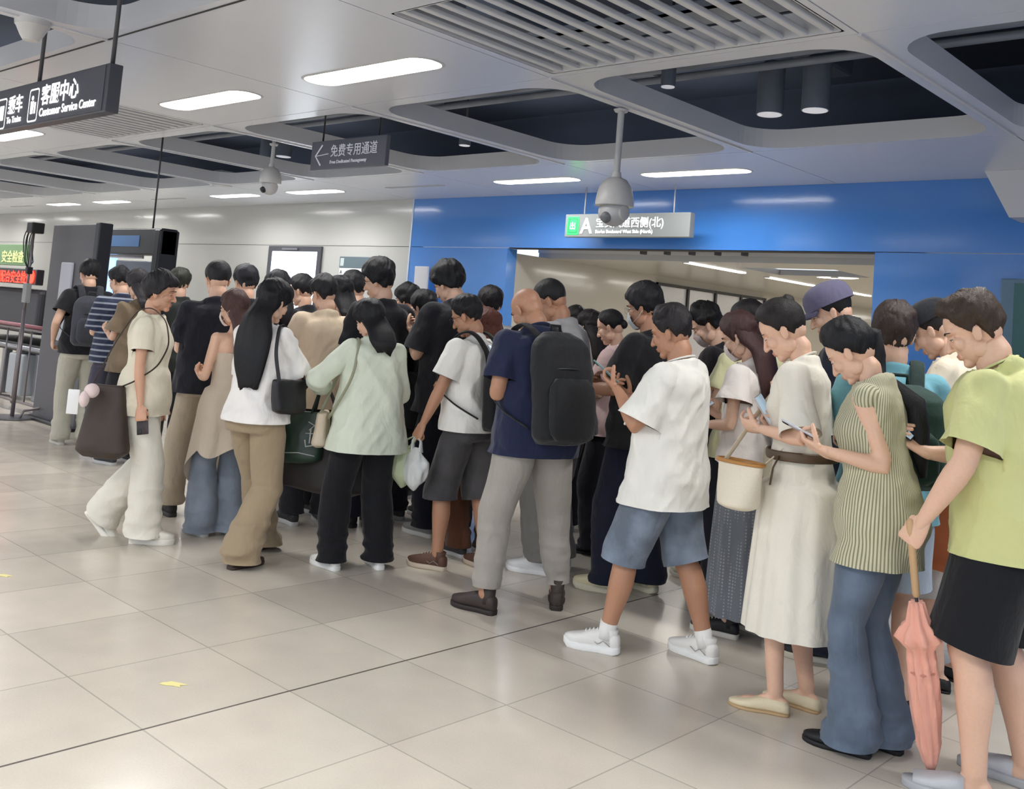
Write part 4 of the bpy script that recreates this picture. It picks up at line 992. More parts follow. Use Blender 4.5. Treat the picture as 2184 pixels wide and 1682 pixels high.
# ---------- garments
def col_mat(c, **kw):
    if not isinstance(c, tuple): return c
    nm = 'cloth_%d_%d_%d' % c
    return cloth(nm, s2l(*c), **kw)
def sleeve_tube(p, i, frac, r0, r1, cuts, long_=False, bell=0):
    e, wst = p.arms[i][0], p.arms[i][1]; c = p.sh[i]
    if frac <= 1:
        en = c+(e-c)*frac; d = unit(en-c); P = [c, c+(en-c)*.5, en, en+d*.03]; R = [r0, (r0+r1)/2, r1, r1]
    else:
        f = frac-1; en = e+(wst-e)*f; d = unit(wst-e)
        P = [c, c*.5+e*.5, e*.92+c*.08, e, e*.9+en*.1, e*.5+en*.5, en, en+d*.03]; R = [r0, r0*.9+r1*.1, (r0+r1)/2, (r0+r1)/2, (r0+r1)/2, r1+bell*.5, r1+bell, r1+bell]
    cuts.append((en, d, r1*1.12+.008, .045)); return tube(P, R, 18)
def top(p, vox, seed, c, hem=.80, loose=.03, sleeve=.62, sr=.072, flare=0, neck=1.435, neckr=.082, under=1.0, amp=.011, name='shirt', mat=None, collar=None, fem_fit=0, sr0=None, low=0, crop_sh=None):
    T, b = p.T, p.b; rows = []
    ch = interp(1.28, T, 1); chd = interp(1.28, T, 2)
    for z in np.concatenate([np.linspace(hem-.03, 1.30, 12), [1.345, 1.385, 1.415, 1.44, 1.462]]):
        hw, hd, cy = interp(z, T, 1), interp(z, T, 2), interp(z, T, 3)
        if z <= 1.30:
            t_ = (1.30-z)/.5; e_ = loose*(.45+.55*t_)+flare*max(t_, 0)**1.5
            hw2 = max(hw+(.048 if z < .95 else .042 if z < 1.07 else .020)*under, (ch+e_)*(1-fem_fit*math.exp(-((z-1.08)/.09)**2))); hd2 = max(hd+(.048 if z < .95 else .042 if z < 1.07 else .022)*under, (chd+e_*.9)*(1-fem_fit*.8*math.exp(-((z-1.08)/.1)**2)))
        else: hw2, hd2 = hw+.022, hd+.022
        if z > 1.41: hw2, hd2 = max(neckr*max(b, 1)**1.2-(z-1.41)*.2, .066), max(neckr*max(b, 1)**1.2-(z-1.41)*.2, .066)
        rows.append(sring(0, cy+(.0 if z > 1.2 else .004), z, hw2, hd2, 36))
    V, F = loft(rows); parts = [(p.bend(V), F)]; cuts = []
    if p.sex == 'f':
        for s_ in (-1, 1): V, F = ell((s_*.060*b, .072*b, 1.235), (.064, .054, .062)); parts.append((p.bend(V), F))
    parts.append(tube([p.nb-p.nd_*.07, p.nb-p.nd_*.01, p.nb+p.nd_*.035], [.075*p.mk+.012, .064*p.mk+.010, .058*p.mk+.010], 20))
    for i in (0, 1):
        s_ = -1 if i == 0 else 1; cc = p.sh[i]; r0 = sr0 or (.066 if p.sex == 'm' else .057)*b**.5
        if sleeve:
            parts.append(ell(cc+(0, 0, -.004), (r0, r0, r0))); parts.append(sleeve_tube(p, i, sleeve, r0, sr, cuts))
        q = cc*.45+p.bend((0, -.01, 1.365))*.55; parts.append(tube([q, cc*(1 if sleeve else .86)+q*(0 if sleeve else .14)], [.060*b**.5*(1 if p.sex == 'm' else .9), r0*.97], 14, round_=True))
    if hem < .95:
        for i in (0, 1): hp, kn = p.hips[i], p.knees[i]; parts.append(tube([hp*1.0, hp+(kn-hp)*.45], [.105*b**.5+loose*.3, .118*b**.5+loose*.4], 18))
    V, Q = remesh(parts, vox, 5)
    nc = p.nb+p.nd_*(neck-1.435+.016); tilt = unit(p.nd_)+p.fwd*.26+p.fwd*low
    V, Q = cut(V, Q, nc, tilt, .062*p.mk+.026, .2)
    V = folds(V, Q, amp*1.15, (7, 7, 3.0), seed, rotx(.3)@roty(.55)); V = folds(V, Q, amp*.5, (15, 15, 6.5), seed+3, roty(-.6))
    V, Q = cut(V, Q, p.bend((0, 0, hem)), (0, 0, -1), 2, .5)
    for c_ in cuts: V, Q = cut(V, Q, *c_)
    m_ = mat or col_mat(c)
    o = obj(name, G().add((V*p.S, fl(Q))), m_, p.root)
    if collar:
        a = np.linspace(0, 2*PI, 37); n_ = unit(tilt); u = unit(np.cross((0, 1, 0), n_)); v = np.cross(n_, u)
        cr = collar if isinstance(collar, float) else .010
        P = nc+n_*(.002)+np.outer(np.cos(a), u)*(.060*p.mk+.008)+np.outer(np.sin(a), v)*(.062*p.mk+.008)
        obj('collar', G().add(xf(tube(P, cr, 8, caps=False, flat=.5), None, (0, 0, 0), p.S)), m_, o)
    p.topobj = o
    return o
def legs_(p, vox, seed, c, waist=.965, prof=((0, .098), (.5, .085), (1, .066), (2, .058)), hem=.09, hemr=None, amp=.010, name='trousers', mat=None, back=0, hw=.014, center=None):
    "prof: (t, radius) with t 0 at the hip, 1 at the knee, 2 at the ankle"
    T = p.T; rows = []
    for z in (.80, .84, .88, .93, waist, waist+.03):
        rows.append(sring(0, interp(z, T, 3), z, interp(z, T, 1)+hw, interp(z, T, 2)+hw, 32))
    V, F = loft(rows); parts = [(p.bend(V), F)]; cuts = []
    ts = np.linspace(0, 2, 17)
    for i in (0, 1):
        hp, kn, an = p.hips[i], p.knees[i], p.ank[i]; P = []; R = []
        flat_foot = an[2] < .14
        for t in ts:
            q = hp+(kn-hp)*t if t <= 1 else kn+(an-kn)*(t-1)
            r = float(np.interp(t, [a for a, _ in prof], [r_ for _, r_ in prof]))*(.90 if t < .2 else 1)
            if t > 1: q = q+np.array([0, -back*(t-1), 0])
            P.append(q); R.append(r*p.b**.5)
        P = np.array(P)
        if hem < .086:                                  # falls over the shoe
            d = unit(an-kn); q = P[-1]
            P = np.vstack([P, q+(0, .012, -.02)*np.array([1, 1, 1]), q+np.array([0, .022, hem-an[2]-.02])]); R += [R[-1]*1.02, R[-1]*1.06]
            if an[2] > .12: P[-1] = q+d*(.06)
            e_ = P[-1]; cuts.append((np.array([e_[0], e_[1], hem if an[2] < .12 else e_[2]-.0])+(0, 0, .02 if an[2] >= .12 else 0), (0, 0, -1) if an[2] < .12 else d, .16, .3))
        else:
            # cut where the chain crosses the hem height
            zz = P[:, 2]; k = np.argmax(zz < hem) if (zz < hem).any() else len(zz)-1
            d = unit(P[k]-P[k-1]); t_ = (zz[k-1]-hem)/max(zz[k-1]-zz[k], 1e-6); e_ = P[k-1]+(P[k]-P[k-1])*min(t_, 1)
            P = np.vstack([P[:k], e_, e_+d*.035]); R = R[:k]+[R[k], R[k]]
            cuts.append((e_, d, .18, .1))
        parts.append(tube(P, R, 20))
    V, Q = remesh(parts, vox, 5)
    V = folds(V, Q, amp, (4, 4, 3), seed+11, rotx(.4)); lowz = np.clip((.55-V[:, 2])/.4, 0, 1)[:, None]
    V2 = folds(V, Q, amp*1.1, (5, 5, 13), seed+12); V = V*(1-lowz)+V2*lowz
    V, Q = cut(V, Q, p.bend((0, 0, waist)), (0, 0, 1), 2, .3)
    for c_ in cuts: V, Q = cut(V, Q, *c_)
    return obj(name, G().add((V*p.S, fl(Q))), mat or col_mat(c), p.root)
def trousers(p, vox, seed, c, **k): return legs_(p, vox, seed, c, **k)
def shorts(p, vox, seed, c, **k):
    k.setdefault('hem', .50); k.setdefault('prof', ((0, .105), (.5, .108), (1, .112), (2, .11))); return legs_(p, vox, seed, c, name='shorts', **k)
def skirt(p, vox, seed, c, z0=1.04, z1=.22, r0=None, r1=.24, nf=11, amp=.016, name='skirt', mat=None, d1=.85, cx=0, cy=0, hipk=1.0, join=None, uneven=0):
    n, mrows = 110, 34; a = np.linspace(0, 2*PI, n, endpoint=False); rings = []
    for t in np.linspace(0, 1, mrows):
        z = z0+(z1-z0)*t
        hw0, hd0 = interp(max(z, .8), p.T, 1)+.016, interp(max(z, .8), p.T, 2)+.018
        hw = max(hw0 if z > .8 else 0, (interp(.88, p.T, 1)+.022)*hipk+(r1-(interp(.88, p.T, 1)+.02)*hipk)*max(0, (.9-z)/(.9-z1)))
        if z > .93: hw = hw0
        hd = hd0 if z > .93 else max(hd0 if z > .8 else 0, hw*d1)
        k = min(1, t*1.6)
        f = np.cos(a*nf+seed+1.2*np.sin(a*2+seed))*.6+.4*vnoise(np.stack([np.cos(a)*4, np.sin(a)*4, a*0+t*1.2], 1), seed)
        r = 1+0*a; am = amp*k
        x = cx*t+(hw+am*f)*np.sign(np.cos(a))*np.abs(np.cos(a))**.9; y = interp(max(z, .8), p.T, 3)+cy*t+(hd+am*f)*np.sin(a)
        zz = np.full(n, z)+uneven*t*np.cos(a*3+seed)
        rings.append(np.stack([x, y, zz], 1))
    V, F = loft(rings, (False, False)); V = p.bend(V)
    if join: return (V, F)
    return obj(name, G().add((V*p.S, F)), mat or col_mat(c), p.root)
def sock(p, vox, seed, c, z1=.16):
    for i in (0, 1):
        d = unit(p.knees[i]-p.ank[i]); V, F = tube([p.ank[i]-d*.02, p.ank[i]+d*.02, p.ank[i]+d*(z1-.09)], [.044, .041, .043], 18)
        obj('sock', G().add((V*p.S, F)), col_mat(c), p.root)
CLOTH = dict(top=top, trousers=trousers, shorts=shorts, skirt=skirt, sock=sock)
# ---------- long hair styles
def H(p, v): return p.Rh@np.array(v, float)+p.ho
def long_hair(length=.35, hw=.10, hd=.045, back=.0, side=0, front=0.0):
    def f(p, g, seed):
        a = H(p, (0, -.03, .06)); b_ = H(p, (0, -.045, -.02)); z0 = b_[2]
        bk = p.bend((0, -.115*p.b-.02, 1.30)); cs = [(*a, .084, .080), (*b_, .092, .072)]
        c_ = H(p, (0, -.055, -.09)); c_[1] = min(c_[1], p.bend((0, -.075, 1.43))[1]); cs.append((*c_, .090, .055))
        n = 4
        for k in range(1, n+1):
            t = k/n; z = c_[2]-length*t; y = min(c_[1]+(bk[1]-c_[1])*min(1, t*1.6), c_[1]) if bk[1] < c_[1] else bk[1]*min(1, t*1.6)+c_[1]*(1-min(1, t*1.6))
            w_ = 1 if t < .6 else 1-.45*(t-.6)/.4
            cs.append((c_[0]*(1-t)+side*t, y-back*t, z, hw*w_, hd*w_*(1-.3*t)))
        V, F = hair_fall(cs, seed); g.add((V*p.S, F))
    return f
def ponytail(z0=.05, length=.32, r=.030, side=0, out=.05, tie=None):
    def f(p, g, seed):
        s = H(p, (side*.3, -.098, z0)); P = [s]; e1 = H(p, (side*.6, -.098-out, z0-.01)); cs = []
        P.append(e1); q = e1.copy(); 
        for k in range(6):
            q = q+np.array([side*.02, (-.012 if k < 2 else .004), -length/6]); sf = p.bend((0, interp(max(q[2], .9), p.T, 3)-interp(max(q[2], .9), p.T, 2)-.055, q[2]))[1]
            if q[2] < 1.42*1: q[1] = min(q[1], sf)
            P.append(q.copy())
        P = np.array(P); V, F = tube(P, [r*.6, r*.9, r*1.1, r*1.15, r*1.1, r, r*.8, r*.35], 20)
        N = vnormals(V, F); V = V+N*(.006*vnoise(V*(60, 60, 9), seed))[:, None]; g.add((V*p.S, F))
        if tie: o = obj('hair_tie', G().add(((tube([s*.4+e1*.6, e1*.9+s*.1], r*1.02, 16)[0])*p.S, tube([(0, 0, 0), (0, 0, 1)], 1, 16)[1])), plain('tie_'+str(tie[0]), s2l(*tie)), p.root)
    return f
def bun(z=.10, y=-.09, r=.042):
    def f(p, g, seed):
        V, F = ell(H(p, (0, y, z)), (r, r*.9, r*.9), None, 24, 14); N = vnormals(V, F); V = V+N*(.005*vnoise(V*40, seed))[:, None]; g.add((V*p.S, F))
    return f

def bandeau(p, vox, seed, c, z0=1.275, z1=.60, mat=None):
    n, rows = 90, 30; a = np.linspace(0, 2*PI, n, endpoint=False); rings = []
    for t in np.linspace(0, 1, rows):
        z = z0+(z1-z0)*t; hw = interp(max(z, .86), p.T, 1)+.016+(.028 if z < 1.02 else .0)+.10*max(0, t-.35)**1.2; hd = interp(max(z, .86), p.T, 2)+.018+(.028 if z < 1.02 else .0)+.08*max(0, t-.35)**1.2
        f = np.cos(a*7+seed)*.5+.5*vnoise(np.stack([np.cos(a)*3, np.sin(a)*3, a*0+t], 1), seed); am = .004+.035*max(0, t-.35)
        zz = z-.20*np.clip(t-.55, 0, 1)*2.2*np.clip(np.cos(a*1.5+2.6), 0, 1)+.10*np.clip(t-.6, 0, 1)*np.cos(a*4)
        br = .035*np.exp(-((z-1.225)/.06)**2)*np.clip(np.sin(a), 0, 1)
        rings.append(np.stack([(hw+am*f)*np.cos(a), interp(max(z, .8), p.T, 3)+(hd+am*f)*np.sin(a)+br, zz], 1))
    V, F = loft(rings, (False, False)); V = p.bend(V)
    return obj('draped_top', G().add((V*p.S, F)), mat or col_mat(c), p.root)
CLOTH['bandeau'] = bandeau
def belt(p, vox, seed, c, z=1.045, r=.020):
    a = np.linspace(0, 2*PI, 49); P = np.stack([(interp(z, p.T, 1)+.050)*np.cos(a), interp(z, p.T, 3)+(interp(z, p.T, 2)+.050)*np.sin(a), a*0+z], 1)
    g = G(); V, F = tube(P, r, 8, caps=False, flat=.28, side=(0, 0, 1)); g.add((p.bend(V)*p.S, F))
    x0 = -(interp(z, p.T, 1)+.045); V, F = tube([(x0, .05, z), (x0-.015, .07, z-.05), (x0-.01, .08, z-.12)], .012, 8, flat=.3); g.add((p.bend(V)*p.S, F))
    obj('belt', g, plain('leather_%d'%c[0], s2l(*c), rough=.5), p.root)
CLOTH['belt'] = belt
# ---------- things carried: top-level objects in the carrier's frame
def item(p, name, label, cat, parts, origin, group=None):
    o = np.array(origin, float)*p.S; R = rotz(p.rz); wl = R@o+np.array(p.loc)
    e = empty(name, tuple(wl), p.rz, label, cat, group)
    for nm, g, mt_ in parts:
        if isinstance(g, tuple): g = G().add(g)
        gg = G(); gg.V = [v*p.S-o for v in g.V]; gg.F = g.F; gg.M = g.M; gg.n = g.n
        obj(nm, gg, mt_, e)
    return e
def phone(p, side, label, c=(30, 32, 36), off=.075, back=None, tilt=0):
    e_, w_, d, palm, _ = p.arms[0 if side == 'L' else 1]; k = .075
    ctr = w_+d*(.06+off)+palm*.026; x_ = np.cross(d, palm); R = np.stack([x_, d, palm], 1)@rotx(tilt)
    bd = xf(bbox_(-.037, .037, -.077, .077, -.0045, .0035, .004), R, ctr); sc = xf(box(-.034, .034, -.073, .073, .0036, .0042), R, ctr)
    bk = xf(bbox_(-.030, -.006, .045, .072, -.008, -.004, .003), R, ctr)
    return item(p, 'phone', label, 'phone', [('case', bd, plain('phone_%d_%d_%d' % tuple(c), s2l(*c), rough=.35)), ('screen', sc, plain('phone_screen', s2l(150, 170, 185), rough=.1, emit=.5)), ('camera_bump', bk, M_BLACKP)], ctr)
def backpack(p, label, c=(24, 25, 29), hw=.165, z0=.93, z1=1.42, depth=.17, gap=.02, straps=(-1, 1), name='backpack', pocket=True, drop=0):
    mt_ = cloth('pack_%d_%d_%d' % c, s2l(*c), rough=.7); mt2 = cloth('strap_%d_%d_%d' % c, s2l(*[int(v*.8) for v in c]), rough=.8); G_ = G(); rows = []
    yb = lambda z: interp(z, p.T, 3)-interp(z, p.T, 2)-.035-gap
    for t in np.linspace(0, 1, 15):
        z = z0+(z1-z0)*t; k = (1-max(0, (t-.80)/.2)**2*.55)*(1-max(0, (.08-t)/.08)*.25); d = depth*(.92-.25*t)*(1-max(0, (t-.85)/.15)**2*.6)*(1-max(0, (.07-t)/.07)*.4)
        rows.append(sring(0, yb(1.2)-d/2, z, hw*k, d/2, 32, 3.2))
    V, F = loft(rows); V, Q = remesh([(p.bend(V), F)], .01, 3); V = folds(V, Q, .004, (9, 9, 7), 5); G_.add((V, fl(Q)))
    parts = [('pack_body', G_, mt_)]
    if pocket:
        rows = []
        for t in np.linspace(0, 1, 9):
            z = z0+.03+(z1-z0)*.50*t; k = 1-abs(2*t-1)**5*.3; rows.append(sring(0, yb(1.2)-depth*.86, z, hw*.78*k, depth*.22*k, 28, 3.2))
        V, F = loft(rows); parts.append(('front_pocket', (p.bend(V), F), mt_))
        zz = z0+(z1-z0)*.62; P = [(x*hw*.92, yb(1.2)-depth*(.80-.02*0)+.05*x*x, zz+.012*(1-x*x)) for x in np.linspace(-1, 1, 13)]
        parts.append(('zipper', (p.bend(tube(P, .004, 6)[0]), tube(P, .004, 6)[1]), plain('zip_dark', s2l(60, 62, 66), rough=.4, metal=.4)))
    P = [(-.03, yb(1.2)-.02, z1-.01), (-.028, yb(1.2)-.02, z1+.035), (.028, yb(1.2)-.02, z1+.035), (.03, yb(1.2)-.02, z1-.01)]
    V, F = tube(P, .009, 8); parts.append(('top_handle', (p.bend(V), F), mt2))
    for s_ in straps:
        P = [(s_*.07, yb(1.2)-.005, z1-.05)]+([(s_*.076, -(interp(1.33, p.T, 2)+.058), 1.335)] if z1 < 1.37 else [])+[(s_*.082, -.095, 1.44), (s_*.092, -.03, 1.478), (s_*.102, .045, 1.458), (s_*.108, .110, 1.385), (s_*.122, .158, 1.28), (s_*.155, .165, 1.17), (s_*(interp(1.08, p.T, 1)+.065), .085, 1.09), (s_*(interp(1.0, p.T, 1)+.062), -.04, z0+.14), (s_*hw*.85, yb(1.2)+.01, z0+.07)]
        q = np.array(P); tt = np.linspace(0, len(q)-1, 61); q = np.stack([np.interp(tt, range(len(q)), q[:, k]) for k in range(3)], 1)
        for _ in range(4): q[1:-1] = (q[:-2]+q[1:-1]+q[2:])/3
        V, F = tube(q, [.030]*38+[.013]*23, 10, flat=.28, side=(1, 0, 0)); parts.append(('strap', (p.bend(V), F), mt2))
    return item(p, name, label, 'backpack', parts, p.bend((0, yb(1.2)-depth/2, z0)))
def bag(p, label, c, ctr, w=.30, h=.26, d=.10, strap=None, rz_=0, name='shoulder_bag', shape=3.0, mouth=1.0, base=.85, mat=None, cat='bag', handles=None, strapc=None, sr=.012, extra=(), amp=.008, rough=.6, rim=None, marks=None):
    "soft bag hanging at ctr (top middle), strap = list of points in the carrier frame"
    rows = []; R = rotz(math.radians(rz_)); ctr = np.array(ctr, float)
    for t in np.linspace(0, 1, 13):
        k = base+(mouth-base)*t; k *= 1-max(0, (.12-t)/.12)**2*.35; dd = d*(1-.55*t)*(1-max(0, (.1-t)/.1)*.5)
        V = sring(0, 0, -h*(1-t), w/2*k, dd/2, 30, shape); rows.append(V@R.T+ctr)
    V, Q = remesh([loft(rows)], .008, 3); V = folds(V, Q, amp, (7, 7, 6), int(abs(ctr[0])*100)+3)
    mt_ = mat or plain('bag_%d_%d_%d' % c, s2l(*c), rough=rough, var=.06, bump=.15, bscale=120)
    parts = [('bag_body', G().add((V, fl(Q))), mt_)]; sm = plain('bag_strap_%d_%d_%d' % (strapc or c), s2l(*(strapc or c)), rough=.6)
    if strap is not None:
        q = np.array(strap, float); tt = np.linspace(0, len(q)-1, (len(q)-1)*8+1); q = np.stack([np.interp(tt, range(len(q)), q[:, k]) for k in range(3)], 1)
        for _ in range(5): q[1:-1] = (q[:-2]+q[1:-1]+q[2:])/3
        parts.append(('strap', tube(q, sr, 8, flat=.35, side=(1, 0, 0)), sm))
    for ln in (marks or ()):
        P = []
        for u_, v_ in ln:
            t = 1+v_/h; k = base+(mouth-base)*t; dd = d*(1-.55*t); yy_ = -(dd/2)*max(1-abs(2*u_/(w*k))**shape, .05)**(1/shape)-.006
            P.append(R@np.array([u_, yy_, v_])+ctr)
        parts.append(('print', tube(P, .006, 6, flat=.5), plain('print_pale', s2l(214, 216, 212), rough=.6)))
    if rim:
        P = sring(0, 0, .002, w/2*mouth+.003, d*.225+.004, 40, shape)@R.T+ctr; P = np.vstack([P, P[:1]])
        parts.append(('rim', tube(P, .008, 8, caps=False), plain('rim_%d' % rim[0], s2l(*rim), rough=.35)))
    if handles is not None:
        top_ = np.array(handles, float)
        for s_ in (-1, 1):
            a = ctr+R@np.array([-w*.22, s_*d*.2, -.01]); b_ = ctr+R@np.array([w*.22, s_*d*.2, -.01])
            P = [a, a*.5+top_*.5+R@np.array([-.02, 0, 0]), top_+R@np.array([-.018, 0, 0]), top_+R@np.array([.018, 0, 0]), b_*.5+top_*.5+R@np.array([.02, 0, 0]), b_]
            parts.append(('handle', tube(P, .008, 8), sm))
    for e_ in extra: parts.append(e_)
    return item(p, name, label, cat, parts, ctr)
PH = dict(pose='phone')
def hold(x, y, z, pose='phone', px=0.3, pz=.75, **k):
    k.setdefault('dir', (.12 if x < 0 else -.12, .84, .52)); k.setdefault('pole', (-.35 if x < 0 else .35, -.35, -1)); z = z+.05 if z < 1.1 else z     # a raised hand, palm towards the face
    return dict(to=(x, y, z), pose=pose, palm=(px*(1 if x < 0 else -1), -.6, pz), **k)
BLK, WHT = (24, 24, 28), (236, 234, 230)
# ---------------- front row, from the right
p26 = person('tall person at the right edge in lime green T-shirt and black shorts', 2128, 1690, 642, 80, 'm', 1.20, 'fair', lean=8, head=(22, 10, 0), hair='short', hair_c=(62, 48, 38), hair_kw=dict(vol=.02, rough=.008),
  legs=((-.14, .05, 10, 0), (.13, -.06, -10, 0)), armL=dict(to=(-.27, .22, .90), pose='grip', palm=(.9, -.1, .2), pole=(-.8, -.7, -.3)), armR=hold(.05, .30, 1.1),
  wear=[('top', (206, 208, 146), dict(loose=.055, sr=.095, sleeve=.80, hem=.80, amp=.013, collar=True)), ('shorts', (24, 25, 30), dict(hem=.50, prof=((0, .12), (1, .125), (2, .12))))], shoe=('slide', (196, 198, 202), (176, 178, 182)), vox=.009, seed=26)
p25 = person('person in a black visor and cream blouse looking at a phone', 2020, 1462, 655, 74, 'f', 1.0, 'fair', lean=6, head=(30, 0, 0), hair='tied', hair_c=(40, 32, 30), hair_len=bun(.03, -.095, .035),
  armL=hold(-.14, .24, 1.30), armR=dict(to=(.2, .10, .84), pose='grip', palm=(-1, 0, 0)),
  wear=[('top', (226, 214, 192), dict(loose=.03, hem=.80, sr=.075)), ('shorts', (186, 184, 178), dict(hem=.40, prof=((0, .12), (1, .135), (2, .13))))], shoe=('flat', (28, 26, 28), (24, 22, 22)), vox=.010, seed=25, cap=(30, 31, 36))
p23 = person('person seen from behind in a light blue T-shirt with a green backpack', 1868, 1512, 652, 8, 'm', 1.0, 'fair', head=(8, 0, 0), hair='mop', hair_c=(58, 46, 42), hair_kw=dict(thick=.016),
  wear=[('top', (120, 176, 190), dict(loose=.03)), ('shorts', (176, 190, 204), dict(hem=.52))], shoe=('loafer', (40, 38, 42), (30, 30, 32)), vox=.010, seed=23, armL=hold(-.1, .28, 1.1), armR=hold(.12, .26, 1.08))
p22 = person('person with long black ponytail in a sleeveless striped top and flared jeans', 1850, 1600, 700, 72, 'f', 1.02, 'fair', lean=7, head=(34, 0, 0), hair='tied', hair_c=(20, 20, 24), hair_kw=dict(thick=.020, vol=.020, rough=.005), hair_len=ponytail(.045, .56, .040, side=.1, out=.012),
  legs=((-.07, .03, 6, 0), (.07, -.05, -4, 0)), armL=hold(-.24, .16, 1.16, pole=(-.25, .2, -1), dir=(-.05, .9, .35)), armR=hold(-.10, .20, 1.13, pose='tap', pole=(.3, -.3, -1), dir=(-.3, .8, .4)),
  wear=[('top', (208, 202, 172), dict(mat=cloth('stripe_olive', s2l(205, 200, 172), pattern='vstripe', c2=s2l(136, 136, 108), scale=15), loose=.022, hem=.73, sleeve=0, flare=.015, amp=.012, name='blouse')),
        ('trousers', (88, 108, 132), dict(mat=cloth('denim_mid', s2l(98, 112, 130), wear=.14), prof=((0, .098), (.5, .086), (1, .066), (1.5, .076), (2, .098)), hem=.035, waist=1.0))], shoe=('loafer', (24, 26, 30), (20, 20, 24)), vox=.009, seed=22)
p21 = person('person in a purple-grey cap and long navy outfit', 1780, 1402, 613, 80, 'm', 1.0, 'fair', lean=4, head=(24, 8, 0), hair='short', hair_c=(30, 28, 28), cap=(98, 94, 118), armL=hold(-.08, .26, 1.08), armR=hold(.08, .26, 1.06),
  wear=[('top', (30, 34, 50), dict(loose=.04, hem=.74, sleeve=.8, sr=.085)), ('trousers', (27, 30, 46), dict(prof=((0, .105), (1, .09), (2, .085)), hem=.05))], shoe=('canvas', (38, 38, 42), (214, 208, 192)), vox=.010, seed=21)
p20 = person('person in a long cream-white belted dress and cream flats', 1682, 1515, 650, 74, 'f', 1.0, 'fair', lean=4, head=(32, 8, 0), hair='tied', hair_c=(32, 27, 27), hair_kw=dict(thick=.014, vol=.014), hair_len=bun(.105, -.085, .034),
  legs=((-.07, .04, 10, 0), (.07, -.05, -6, 0)), armL=dict(to=(-.13, .16, 1.14), pose='tap', palm=(.5, -.5, .5), pole=(-.3, -.1, -1)), armR=dict(to=(-.02, .13, 1.12), pose='phone', palm=(-.2, -.8, .5), dir=(-.2, .5, .8), pole=(.3, -.3, -1)),
  wear=[('top', (232, 226, 212), dict(loose=.025, hem=1.04, sleeve=.92, sr=.080, fem_fit=.10, under=.55, name='bodice', amp=.010, collar=True)), ('skirt', (232, 226, 212), dict(z0=1.08, z1=.33, r1=.225, nf=13, amp=.011, d1=.95)), ('belt', (88, 70, 52))], shoe=('flat', (226, 212, 180), (190, 160, 120)), vox=.009, seed=20)
p18 = person('person with long brown hair, white ruffled blouse and long grey skirt', 1575, 1352, 676, 62, 'f', .98, 'fair', lean=4, head=(22, 5, 0), hair='fem', hair_c=(66, 44, 42), hair_len=long_hair(.34, hw=.105), mask=(232, 224, 222),
  armL=dict(to=(-.12, .24, 1.08), pose='tap', palm=(.5, -.5, .5)), armR=hold(.08, .25, 1.07), wear=[('top', (232, 224, 218), dict(loose=.04, hem=.90, sleeve=.55, sr=.09, amp=.014, flare=.04, name='blouse')),
  ('skirt', (134, 138, 146), dict(mat=cloth('grey_dots', s2l(128, 133, 142), pattern='dots', c2=s2l(176, 178, 182), scale=62), z0=1.03, z1=.12, r1=.215, nf=9, amp=.016))], shoe=('canvas', (32, 32, 36), (226, 222, 214)), vox=.010, seed=18)
p16 = person('person in an oversized white T-shirt, faded denim shorts and white running shoes', 1396, 1400, 652, 64, 'm', 1.12, 'tan', lean=-2, head=(22, 6, 0), hair='short', hair_c=(34, 30, 32),
  legs=((-.13, .20, 12, 0), (.13, -.20, -14, 0)), armL=hold(-.16, .22, 1.27, pole=(-.35, .1, -1)), armR=hold(.0, .23, 1.22, pose='tap', pole=(.4, -.2, -1)),
  wear=[('top', (238, 236, 228), dict(loose=.055, hem=.745, sleeve=.90, sr=.100, amp=.014, sr0=.072, collar=True)), ('shorts', (104, 124, 148), dict(mat=cloth('denim_faded', s2l(118, 129, 144), wear=.30), hem=.445, prof=((0, .112), (.5, .108), (1, .104), (2, .10)), amp=.010)), ('sock', (236, 234, 230), dict(z1=.15))],
  shoe=('runner', (234, 232, 228), (240, 240, 238)), vox=.0085, seed=16)
p15 = person('person in a black T-shirt, face mask and navy trousers in the second row', 1342, 1262, 610, 58, 'm', 1.05, 'tan', lean=-1, head=(16, 8, 0), hair='mop', hair_c=(26, 24, 28), mask=(206, 214, 214), glasses='clear',
  armL=hold(-.16, .30, 1.05), armR=hold(.06, .28, 1.04), legs=((-.12, .06, 12, 0), (.10, -.05, -8, 0)),
  wear=[('top', (30, 30, 33), dict(loose=.05, hem=.80, sleeve=.75, sr=.088)), ('trousers', (26, 29, 48), dict(prof=((0, .108), (1, .10), (2, .10)), hem=.06))], shoe=('runner', (232, 222, 184), (226, 220, 196)), vox=.010, seed=15)
p12 = person('bald person in a navy polo shirt with a big black backpack', 1112, 1300, 617, 33, 'm', 1.16, 'tan', lean=8, head=(30, 8, 0), hair='none', legs=((-.215, .02, 24, 0), (.205, -.02, -34, 0)),
  armL=hold(-.12, .20, 1.20), armR=hold(.10, .24, 1.14), wear=[('top', (32, 38, 66), dict(loose=.03, hem=.80, sleeve=.72, sr=.082, collar=.016)),
  ('trousers', (164, 158, 150), dict(prof=((0, .108), (.5, .096), (1, .076), (1.7, .062), (2, .052)), hem=.125, amp=.012))], shoe=('boot', (58, 48, 44), (44, 36, 34)), vox=.0085, seed=12)
